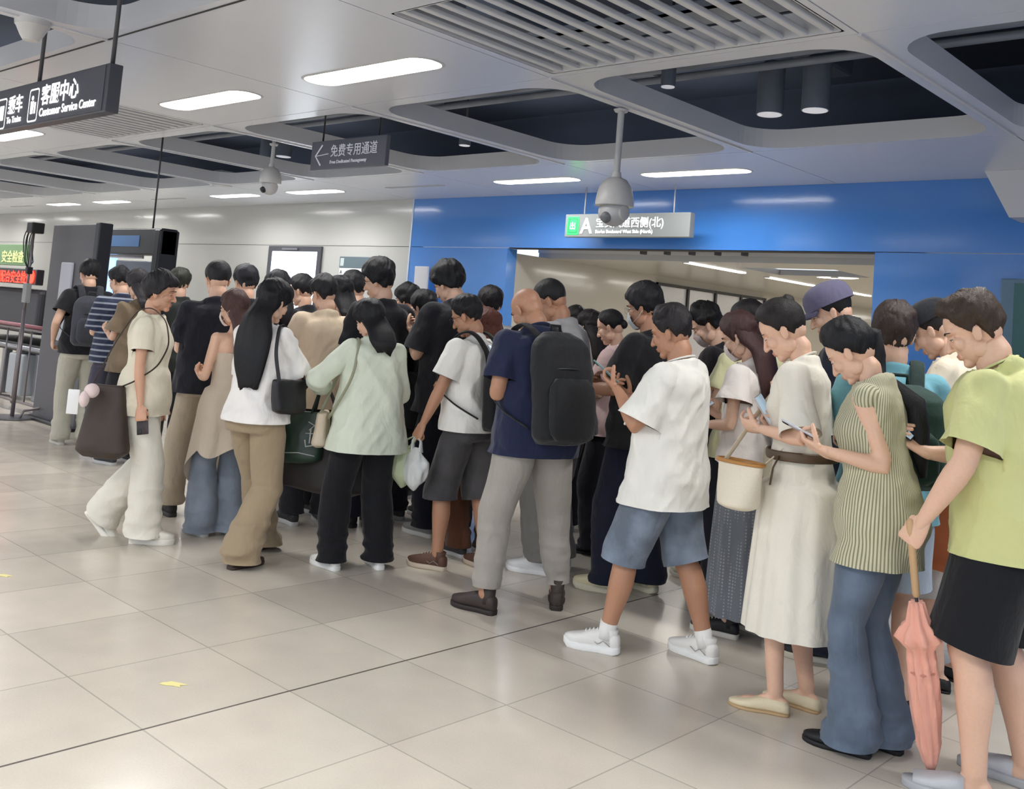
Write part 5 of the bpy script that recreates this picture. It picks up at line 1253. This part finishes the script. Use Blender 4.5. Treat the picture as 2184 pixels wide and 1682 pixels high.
p11 = person('person in glasses, white T-shirt and charcoal shorts carrying plastic bags', 974, 1213, 635, 55, 'm', 1.02, 'tan', lean=2, head=(24, 10, 0), hair='short', hair_c=(24, 23, 26), glasses='dark',
  legs=((-.11, .08, 8, 0), (.13, -.12, -20, 0)), armL=dict(to=(-.30, .16, .84), pose='grip', palm=(.9, -.2, 0), pole=(-.6, -.8, -.2)), armR=hold(.08, .24, 1.0),
  wear=[('top', (236, 234, 228), dict(loose=.035, hem=.86, sleeve=.72, sr=.082)), ('shorts', (74, 72, 74), dict(mat=cloth('charcoal_shorts', s2l(76, 74, 76), wear=.12), hem=.43, prof=((0, .108), (.5, .104), (1, .102), (2, .10))))], shoe=('sneaker', (92, 62, 48), (206, 190, 170)), vox=.0095, seed=11)
p9 = person('person in a long pale mint shirt, black wide trousers and white shoes', 757, 1213, 645, 14, 'f', 1.08, 'fair', lean=4, head=(26, 26, 0), hair='fem', hair_c=(22, 22, 26), hair_kw=dict(thick=.020, vol=.012), hair_len=long_hair(.13, hw=.088, hd=.058, side=.03),
  legs=((-.15, .02, 24, 0), (.15, .02, 4, 0)), armL=dict(to=(-.26, .26, 1.10), pose='tap', palm=(.6, -.5, .4), pole=(-.9, -.6, -.5)), armR=hold(.10, .26, 1.08),
  wear=[('top', (212, 218, 200), dict(loose=.075, hem=.745, sleeve=1.75, sr=.064, flare=.02, amp=.012, sr0=.066, collar=.012, mat=cloth('mint', s2l(210, 216, 198)))), ('trousers', (22, 22, 27), dict(prof=((0, .105), (1, .092), (2, .092)), hem=.05))], shoe=('sneaker', (238, 236, 230), (240, 240, 236)), vox=.0085, seed=9)
p6 = person('person with very long black hair, white blouse and wide khaki trousers', 516, 1193, 585, -42, 'f', 1.04, 'fair', lean=1, head=(16, -6, 0), hair='bangs', hair_c=(19, 19, 24), hair_kw=dict(thick=.02, vol=.014), hair_len=long_hair(.43, hw=.13, hd=.06, side=.03),
  legs=((-.10, .27, 4, 0), (.11, -.16, -6, 0)), armL=hold(-.05, .28, 1.06), armR=dict(to=(.14, .38, 1.12), pose='relaxed', palm=(-.5, 0, .9), pole=(.3, -.2, -1)),
  wear=[('top', (240, 236, 232), dict(loose=.030, hem=.86, sleeve=.92, sr=.078, flare=.03, name='blouse', amp=.014)), ('trousers', (158, 140, 114), dict(prof=((0, .105), (.5, .094), (1, .086), (1.5, .098), (2, .112)), hem=.035, amp=.012))], shoe=('loafer', (74, 56, 46), (60, 46, 40)), vox=.0085, seed=6)
p5 = person('person in a strapless beige draped top and wide blue jeans', 458, 1140, 622, 26, 'f', .96, 'fair', head=(10, 32, 0), hair='fem', hair_c=(78, 56, 52), hair_len=long_hair(.23, hw=.080, hd=.055), mask=(226, 214, 210), bare=True,
  armL=hold(-.12, .22, 1.03), armR=hold(.1, .22, 1.05), wear=[('bandeau', (202, 188, 170)), ('trousers', (118, 130, 146), dict(mat=cloth('denim_pale', s2l(132, 142, 156), wear=.12), prof=((0, .10), (1, .088), (2, .115)), hem=.03))], shoe=('sneaker', (150, 156, 164), (200, 200, 200)), vox=.0095, seed=5)
p3 = person('person walking to the right in a cream T-shirt and pale wide trousers', 272, 1150, 580, -106, 'f', 1.04, 'mid', lean=1, head=(8, 0, 0), hair='mop', hair_c=(34, 31, 34), hair_kw=dict(thick=.020, vol=.014), legs=((-.07, .20, 0, 0), (.09, -.22, 0, 42)) if 0 else ((-.09, -.30, 0, 48), (.08, .10, 4, 0)),
  armL=dict(to=(-.22, .06, .79), pose='relaxed'), armR=dict(to=(.25, .06, .80), pose='grip', palm=(-.9, .1, 0)),
  wear=[('top', (228, 220, 198), dict(loose=.02, hem=.80, sleeve=.60, sr=.068, amp=.009, fem_fit=.0)), ('trousers', (222, 217, 204), dict(prof=((0, .104), (.5, .096), (1, .088), (1.5, .094), (2, .105)), hem=.05, amp=.013))], shoe=('clog', (234, 230, 218), (236, 232, 222)), vox=.0085, seed=3)
p2 = person('person in a navy shirt with grey stripes, dark trousers and white shoes', 222, 973, 570, 14, 'm', 1.0, 'fair', head=(20, 28, 0), hair='short', hair_c=(26, 24, 28), armL=hold(-.1, .26, 1.05), armR=hold(.1, .26, 1.05),
  wear=[('top', (48, 56, 78), dict(mat=cloth('stripe_navy', s2l(46, 54, 76), pattern='hstripe', c2=s2l(150, 156, 168), scale=19), loose=.035, hem=.84, sleeve=.9, sr=.082)), ('trousers', (74, 72, 86), dict(prof=((0, .10), (1, .082), (2, .075)), hem=.06, amp=.013))], shoe=('runner', (226, 224, 232), (240, 240, 245)), vox=.010, seed=2)
p1 = person('leftmost person, in a black T-shirt and beige trousers, with a dark grey backpack', 152, 948, 555, 10, 'm', .98, 'fair', head=(12, 10, 0), hair='short', hair_c=(24, 24, 26), armL=dict(to=(-.24, .10, .95), pose='relaxed'), armR=hold(.1, .24, 1.0),
  wear=[('top', (34, 33, 37), dict(loose=.03, hem=.84)), ('trousers', (192, 188, 172), dict(prof=((0, .10), (1, .086), (2, .08)), hem=.05, amp=.013))], shoe=('canvas', (176, 170, 158), (200, 196, 186)), vox=.010, seed=1)
# ---------------- second row and beyond
p4 = person('person in a plain black T-shirt and beige trousers behind the cream T-shirt walker', 415, 1100, 556, 8, 'm', 1.08, 'fair', head=(14, 4, 0), hair='crop', hair_c=(30, 29, 32), hair_kw=dict(thick=.010, vol=.012), armL=hold(-.1, .26, 1.05), armR=hold(.1, .26, 1.05), legs=((-.16, .03, 14, 0), (.10, -.02, -6, 0)),
  wear=[('top', (28, 29, 38), dict(loose=.05, hem=.82, sleeve=.8, sr=.088)), ('trousers', (172, 158, 138), dict(prof=((0, .10), (1, .085), (2, .078)), hem=.08))], shoe=('sneaker', (44, 42, 40), (52, 50, 48)), vox=.011, seed=4)
p7 = person('person in a plain sand-coloured T-shirt right of the long black hair', 652, 1118, 588, 18, 'm', 1.05, 'fair', head=(20, 14, 0), hair='short', hair_c=(34, 33, 36), armL=hold(-.12, .26, 1.05), armR=hold(.1, .26, 1.05),
  wear=[('top', (214, 194, 168), dict(loose=.06, hem=.80, sleeve=.85, sr=.09)), ('trousers', (40, 40, 46), dict(prof=((0, .10), (1, .082), (2, .075)), hem=.08))], shoe=('sneaker', (50, 50, 54), (200, 200, 200)), vox=.011, seed=7)
p8 = person('tall person in a black T-shirt and glasses standing behind the mint shirt', 772, 1120, 558, 34, 'm', 1.06, 'fair', head=(14, 30, 0), hair='mop', hair_c=(20, 20, 24), glasses='dark', hair_kw=dict(vol=.028), armL=hold(-.14, .26, 1.08), armR=hold(.1, .26, 1.05),
  wear=[('top', (26, 27, 33), dict(loose=.055, hem=.80, sleeve=.85, sr=.092)), ('trousers', (24, 27, 44), dict(prof=((0, .10), (1, .086), (2, .08)), hem=.07))], shoe=('boot', (26, 25, 28), (22, 22, 24)), vox=.011, seed=8)
p10 = person('tall person with bulky black hair and black T-shirt in front of the notice board', 938, 1142, 567, 36, 'm', 1.12, 'fair', lean=6, head=(24, 10, 0), hair='mop', hair_c=(20, 20, 24), hair_kw=dict(vol=.026, thick=.024), armL=hold(-.16, .26, 1.24), armR=hold(.1, .26, 1.05),
  wear=[('top', (27, 27, 33), dict(loose=.06, hem=.76, sleeve=.9, sr=.094)), ('trousers', (28, 30, 42), dict(prof=((0, .105), (1, .09), (2, .088)), hem=.06))], shoe=('canvas', (150, 148, 146), (226, 224, 218)), vox=.011, seed=10)
p13 = person('person in a plain grey T-shirt right behind the bald man', 1172, 1218, 603, 66, 'm', 1.12, 'tan', lean=6, head=(24, 6, 0), hair='crop', hair_c=(28, 27, 28), hair_kw=dict(vol=.016), armL=hold(-.14, .28, 1.08), armR=hold(.1, .26, 1.05),
  wear=[('top', (168, 166, 166), dict(loose=.07, hem=.80, sleeve=.85, sr=.092)), ('trousers', (122, 120, 116), dict(prof=((0, .11), (1, .092), (2, .085)), hem=.08))], shoe=('sneaker', (234, 234, 234), (240, 240, 240)), vox=.011, seed=13)
p14 = person('person with dark tied hair and pale pink top left of the face mask man', 1282, 1178, 661, 66, 'f', 1.0, 'fair', head=(22, 6, 0), hair='tied', hair_c=(24, 23, 24), hair_len=bun(.0, -.10, .034), armL=hold(-.1, .24, 1.08), armR=hold(.1, .26, 1.05),
  wear=[('top', (206, 178, 176), dict(loose=.03, hem=.82, sleeve=.8, sr=.078)), ('trousers', (30, 31, 40), dict(prof=((0, .10), (1, .09), (2, .09)), hem=.05))], shoe=('loafer', (30, 28, 30), (26, 26, 28)), vox=.012, seed=14)
p14b = person('person with loose black hair seen in the gap right of the grey T-shirt', 1232, 1130, 664, 40, 'f', .95, 'fair', head=(12, 8, 0), hair='fem', hair_c=(28, 24, 24), hair_len=long_hair(.24, hw=.09), armL=hold(-.1, .24, 1.08),
  wear=[('top', (222, 214, 208), dict(loose=.03, hem=.82, sleeve=.8, sr=.078)), ('trousers', (26, 26, 30), dict(prof=((0, .10), (1, .09), (2, .09)), hem=.05))], shoe=('sneaker', (210, 210, 210), (226, 226, 226)), vox=.013, seed=31)
p17 = person('person with tousled black hair and dark shirt left of the brown hair', 1516, 1232, 660, 72, 'm', .98, 'fair', lean=6, head=(26, 14, 0), hair='short', hair_c=(20, 19, 21), hair_kw=dict(vol=.026, rough=.009), mask=(200, 186, 182), armL=hold(-.1, .26, 1.1), armR=hold(.1, .26, 1.05),
  wear=[('top', (38, 35, 38), dict(loose=.04, hem=.80)), ('trousers', (34, 34, 40), dict(prof=((0, .10), (1, .09), (2, .09)), hem=.05))], shoe=('sneaker', (186, 180, 160), (200, 196, 180)), vox=.012, seed=17)
p19 = person('person with rounded black hair behind the long brown hair', 1566, 1290, 645, 30, 'f', 1.0, 'fair', head=(10, 10, 0), hair='bangs', hair_c=(26, 23, 25), hair_kw=dict(thick=.022), hair_len=long_hair(.06, hw=.088, hd=.06), armL=hold(-.1, .24, 1.08),
  wear=[('top', (222, 220, 176), dict(loose=.03, hem=.82)), ('trousers', (40, 40, 48), dict(prof=((0, .10), (1, .09), (2, .09)), hem=.05))], shoe=('sneaker', (210, 210, 210), (226, 226, 226)), vox=.013, seed=19)
def back(label, px, feet, top_, face, c, hair='short', hc=(26, 25, 28), sex='m', pc=(40, 40, 46), hl=None, seed=40, **k):
    return person(label, px, feet, top_, face, sex, k.pop('b', 1.0), k.pop('tone', 'fair'), head=k.pop('head', (14, 10, 0)), hair=hair, hair_c=hc, hair_len=hl, armL=k.pop('armL', hold(-.12, .25, 1.08)), armR=k.pop('armR', hold(.1, .25, 1.06)),
       wear=[('top', c, dict(loose=.045, hem=.81, sleeve=.8, sr=.086)), ('trousers', pc, dict(prof=((0, .10), (1, .086), (2, .08)), hem=.07))], shoe=k.pop('shoe', ('sneaker', (60, 60, 64), (190, 190, 190))), vox=.013, seed=seed, **k)
b1 = back('person with dark olive-tinted hair right of the black security gate', 345, 985, 573, 4, (40, 44, 42), hc=(44, 46, 38), seed=41)
b2 = back('person with dark hair and tan top just left of the cream T-shirt walker', 258, 990, 577, 30, (120, 104, 84), 'fem', (44, 40, 44), 'f', (34, 33, 38), hl=long_hair(.12, hw=.08), seed=42)
b3 = back('person with round black hair above the brown-haired strapless top', 482, 1060, 566, 10, (34, 36, 44), hc=(32, 33, 40), seed=43)
b4 = back('person with black hair in front of the lit white door, left one', 552, 1045, 578, 12, (40, 42, 48), 'fem', (32, 33, 38), 'f', hl=long_hair(.2), seed=44)
b5 = back('person with black hair below the lit white door, facing left', 612, 1028, 588, 50, (34, 35, 40), hc=(28, 28, 32), seed=45)
b6 = back('person with black hair right below the corner of the lit white door', 688, 1092, 590, 30, (200, 170, 160), 'bangs', (30, 30, 34), 'f', hl=long_hair(.1, hw=.085, hd=.05), seed=46)
b7 = back('person in glasses and white top left of the tall black T-shirt person', 722, 1052, 581, 62, (230, 226, 224), 'short', (24, 24, 28), glasses='dark', seed=47)
b8 = back('person with black bob hair left of the person lifting a phone', 840, 1062, 606, 46, (206, 190, 196), 'bangs', (24, 23, 26), 'f', glasses='dark', seed=48)
b9 = back('person in black lifting a phone to the face beside the blue wall edge', 872, 1105, 621, 34, (28, 28, 34), 'bangs', (26, 26, 30), 'f', seed=49, armR=dict(to=(.10, .26, 1.30), pose='phone', palm=(-.2, -.9, .2)), armL=dict(to=(-.12, .24, 1.36), pose='phone', palm=(.2, -.9, .2)))
b10 = back('person with rounded black hair and white collar left of the bald man', 1012, 1118, 612, 16, (214, 214, 208), 'short', (30, 26, 28), seed=50)
b11 = back('short person with reddish brown hair behind the glasses and white T-shirt', 1006, 1186, 662, 30, (60, 36, 32), 'fem', (92, 50, 40), 'f', pc=(92, 58, 40), hl=long_hair(.10, hw=.08), seed=51)
b12 = back('person glimpsed between the black T-shirt and the striped shirt', 229, 938, 590, 20, (214, 210, 212), 'fem', (70, 56, 46), 'f', hl=long_hair(.1, hw=.08), seed=52)
b13 = back('person with dark hair between the grey T-shirt and the navy backpack strap', 1203, 1085, 655, 30, (120, 90, 96), 'fem', (30, 26, 26), 'f', hl=long_hair(.15, hw=.08), seed=53)

# ---------------- carried things
phone(p26, 'R', 'phone held by the person in lime green', (40, 40, 44))
phone(p25, 'L', 'phone with pink-grey case held by the visor wearer', (150, 128, 134), off=.06)
phone(p22, 'L', 'silver phone held up by the striped sleeveless top', (190, 190, 196), off=.05)
phone(p16, 'L', 'teal-grey phone held by the oversized white T-shirt', (92, 128, 124), off=.055)
phone(p15, 'L', 'pale phone held by the person in mask and black T-shirt', (186, 186, 190))
phone(p12, 'L', 'dark phone held by the bald person', (36, 36, 40))
phone(p9, 'R', 'phone held by the pale mint shirt', (200, 200, 204))
phone(p20, 'R', 'phone held by the cream-white dress', (208, 196, 190), off=.03)
phone(p18, 'R', 'pink phone held by the brown-haired person', (214, 178, 186))
phone(p3, 'R', 'dark phone hanging in the hand of the cream T-shirt walker', (44, 32, 34), off=.03)
phone(b9, 'R', 'phone lifted beside the blue wall edge', (190, 190, 196))
backpack(p12, 'big black backpack on the bald person', (30, 31, 34), hw=.175, z0=.88, z1=1.42, depth=.18, gap=.0)
backpack(p1, 'dark grey backpack on the leftmost person', (68, 70, 78), hw=.155, z0=.92, z1=1.38, depth=.14)
backpack(p11, 'black backpack worn by the glasses and white T-shirt person', (26, 25, 28), hw=.16, z0=.88, z1=1.26, depth=.16, straps=(-1, 1))
backpack(p23, 'dark green backpack on the light blue T-shirt', (40, 66, 60), hw=.18, z0=.96, z1=1.38, depth=.18)
# shoulder bags
Sx = lambda p, x, y, z: tuple(p.bend((x, y, z)))
bag(p3, 'large dark brown soft bag behind the walking person', (58, 46, 40), (.20, -.16, .98), w=.36, h=.44, d=.16, strap=[(.16, -.27, .98), Sx(p3, .15, -.17, 1.25), Sx(p3, .120, -.07, 1.46), Sx(p3, .120, .02, 1.485), Sx(p3, .130, .12, 1.41), Sx(p3, .165, .165, 1.26), Sx(p3, .20, .12, 1.12), (.225, .0, 1.02), (.22, -.08, .98)], rz_=75, sr=.010, base=1.0, mouth=.55,
    extra=[('bag_charm', G().add(ell((.30, -.23, .95), (.045, .045, .045))).add(ell((.33, -.26, .90), (.035, .03, .05))), cloth('plush_pink', s2l(226, 206, 204))), ('tag', bbox_(.285, .30, -.37, -.30, .80, .95, .004), plain('card_white', s2l(230, 230, 230)))])
bag(p6, 'black shoulder bag on the white blouse', (30, 30, 33), (.25, -.02, 1.09), w=.28, h=.20, d=.11, strap=[(.25, -.12, 1.07), Sx(p6, .20, -.13, 1.28), Sx(p6, .135, -.04, 1.470), Sx(p6, .18, .08, 1.36), (.26, .09, 1.08)], rz_=85, sr=.014, rough=.4)
M_GREENBAG = plain('bag_green', s2l(40, 62, 50), rough=.4, var=.1)
gb = bag(p6, 'dark green shopping bag with pale print below the black bag', (40, 62, 50), (.10, .30, .88), w=.32, h=.32, d=.14, handles=(.16, .36, 1.10), rz_=25, name='shopping_bag', marks=[[(.06, -.06), (.10, -.08), (.07, -.11)], [(.05, -.13), (.11, -.13)], [(.08, -.10), (.08, -.19)], [(.05, -.17), (.06, -.21), (.11, -.20)], [(-.10, -.26), (.02, -.25), (.12, -.265)]], base=.95, mouth=1.0, mat=M_GREENBAG, strapc=(30, 44, 38))
bag(p6, 'wide dark brown tote hanging low behind the khaki trousers', (50, 44, 44), (.24, .42, .68), w=.62, h=.30, d=.16, handles=(.20, .38, 1.06), rz_=10, name='tote_bag', base=.95, mouth=1.0)
bag(p9, 'cream quilted shoulder bag at the hip of the mint shirt', (196, 182, 160), (-.27, .10, .96), w=.27, h=.22, d=.12, strap=[(-.26, .0, .93), Sx(p9, -.16, -.16, 1.20), Sx(p9, -.105, -.055, 1.478), Sx(p9, -.14, .12, 1.34), (-.27, .17, .95)], rz_=70, sr=.010, strapc=(150, 150, 126))
bag(p20, 'white bucket bag with gold-brown rim hanging in front of the dress', (226, 216, 196), (-.21, .20, 1.00), w=.22, h=.19, d=.17, strap=[(-.17, .12, .99), Sx(p20, -.04, -.135, 1.24), Sx(p20, .095, -.04, 1.475), Sx(p20, .03, .13, 1.30), (-.19, .27, 1.0)], rz_=70, sr=.012, name='bucket_bag', base=.74, mouth=1.0, strapc=(206, 192, 166), amp=.003, shape=2.4, rim=(176, 124, 62))
bag(p21, 'pale canvas tote behind the belted dress', (206, 196, 172), (-.22, .22, .92), w=.26, h=.36, d=.08, handles=(-.14, .26, 1.16), rz_=60, name='tote_bag')
# plastic bags
def plastic(p, label, ctr, w, h, c, top_, seed):
    ctr = np.array(ctr, float); rows = []; a = np.linspace(0, 2*PI, 40, endpoint=False)
    for t in np.linspace(0, 1, 18):
        r = w/2*(math.sin(min(t*1.9, 1)*PI/2)**.7)*(1-.0*t) if t < .62 else w/2*(1-.78*((t-.62)/.38)**1.3)
        nn = vnoise(np.stack([np.cos(a)*3.2, np.sin(a)*3.2, a*0+t*4], 1), seed)
        rr = np.maximum(r*(1+.20*nn), .006); rows.append(np.stack([ctr[0]+rr*np.cos(a)*.62, ctr[1]+rr*np.sin(a), ctr[2]-h*(1-t)+.0*a], 1))
    V, F = loft(rows); V, Q = remesh([(V, F)], .007, 2); V = folds(V, Q, .009, (14, 14, 6), seed)
    mt_ = plain('film_%d_%d_%d' % c, s2l(*c), rough=.3, var=.05); p_ = mt_.node_tree.nodes['Principled BSDF']; p_.inputs['Transmission Weight'].default_value = .25
    hs = [tube([ctr+(0, s_*.03, -.03), ctr*.5+np.array(top_)*.5+(0, s_*.03, 0), np.array(top_)+(0, s_*.008, 0)], [.022, .012, .008], 8, flat=.5) for s_ in (-1, 1)]
    item(p, 'plastic_bag', label, 'plastic bag', [('bag_body', G().add((V, fl(Q))), mt_), ('handle', hs[0], mt_), ('handle', hs[1], mt_)], ctr)
hx_ = p11.arms[0][1]+p11.arms[0][2]*.075
plastic(p11, 'white plastic bag in the hand of the charcoal shorts wearer, right one', hx_+(-.03, -.03, -.06), .17, .27, (232, 234, 232), hx_, 3)
plastic(p11, 'greenish plastic bag in the hand of the charcoal shorts wearer, left one', hx_+(-.02, .07, -.06), .17, .26, (196, 206, 168), hx_, 8)
# tote with brush print held by the tall black T-shirt person
bag(p10, 'black tote with white brush print beside the white T-shirt', (26, 25, 28), (.0, .30, .98), w=.34, h=.36, d=.07, handles=(.04, .30, 1.2), rz_=-20, name='tote_bag', marks=[[(-.06, -.08), (-.02, -.05), (.01, -.10), (-.03, -.13)], [(.03, -.06), (.06, -.12), (.09, -.07)], [(-.05, -.17), (0, -.20), (.06, -.16), (.05, -.22), (-.02, -.24)]])
# orange paper bag
bag(p25, 'orange-brown paper bag between the jeans and the umbrella', (196, 110, 66), (-.27, -.04, .96), w=.24, h=.42, d=.12, handles=tuple(p25.arms[0][0]-np.array([.03, 0, .03])), rz_=75, name='paper_bag', base=1.0, mouth=1.0, shape=6, amp=.002)
# folded pink umbrella
U0 = floor_at(1988, 1668); hd_ = p26.arms[0]; hw_ = rotz(p26.rz)@((hd_[1]+hd_[2]*.07)*p26.S)+np.array(p26.loc)
tip = np.array(U0); ax_ = hw_-tip; L_ = np.linalg.norm(ax_); ax_ = ax_/L_
e = empty('folded_umbrella', tuple(tip), 0, 'folded salmon pink umbrella with wooden handle held tip down', 'umbrella')
P = lambda t: ax_*t
rows = []; a = np.linspace(0, 2*PI, 48, endpoint=False); u_ = unit(np.cross(ax_, (0, 1, 0))); v_ = np.cross(ax_, u_)
for t, r in ((.05, .012), (.09, .026), (.16, .036), (.30, .044), (.42, .047), (.50, .044), (.54, .040), (.565, .056), (.59, .072), (.62, .058), (.645, .036), (.69, .028), (.725, .022)):
    tt = t*L_/.98; rr = r*(1+.22*np.cos(a*8+t*14)*(1 if .1 < t else .3)); rows.append(P(tt)+np.outer(np.cos(a)*rr, u_)+np.outer(np.sin(a)*rr, v_))
obj('canopy', loft(rows), cloth('umbrella_pink', s2l(236, 172, 152), rough=.6), e)
obj('shaft', tube([P(.04), P(L_*.78)], .006, 8), M_BLACK, e)
obj('handle', tube([P(L_*.77), P(L_*1.06)], .0135, 12, round_=True), plain('handle_wood', s2l(196, 160, 120), rough=.4), e)
obj('tip', tube([P(0.0), P(.055)], [.004, .008], 10), M_BLACK, e)
obj('strap', tube([P(L_*.46)+u_*.0, P(L_*.465)], .048, 20), cloth('umbrella_band', s2l(206, 138, 122)), e)

if DBG:
    R3 = np.array([_R, _U, _F])
    for n_, w_ in HEADS_DBG:
        q = R3@(np.array(w_)-(0, 0, EYE)); print('HEAD %-42s %6.0f %6.0f' % (n_, W_PX/2+FPX*q[0]/q[2], CY-FPX*q[1]/q[2]))
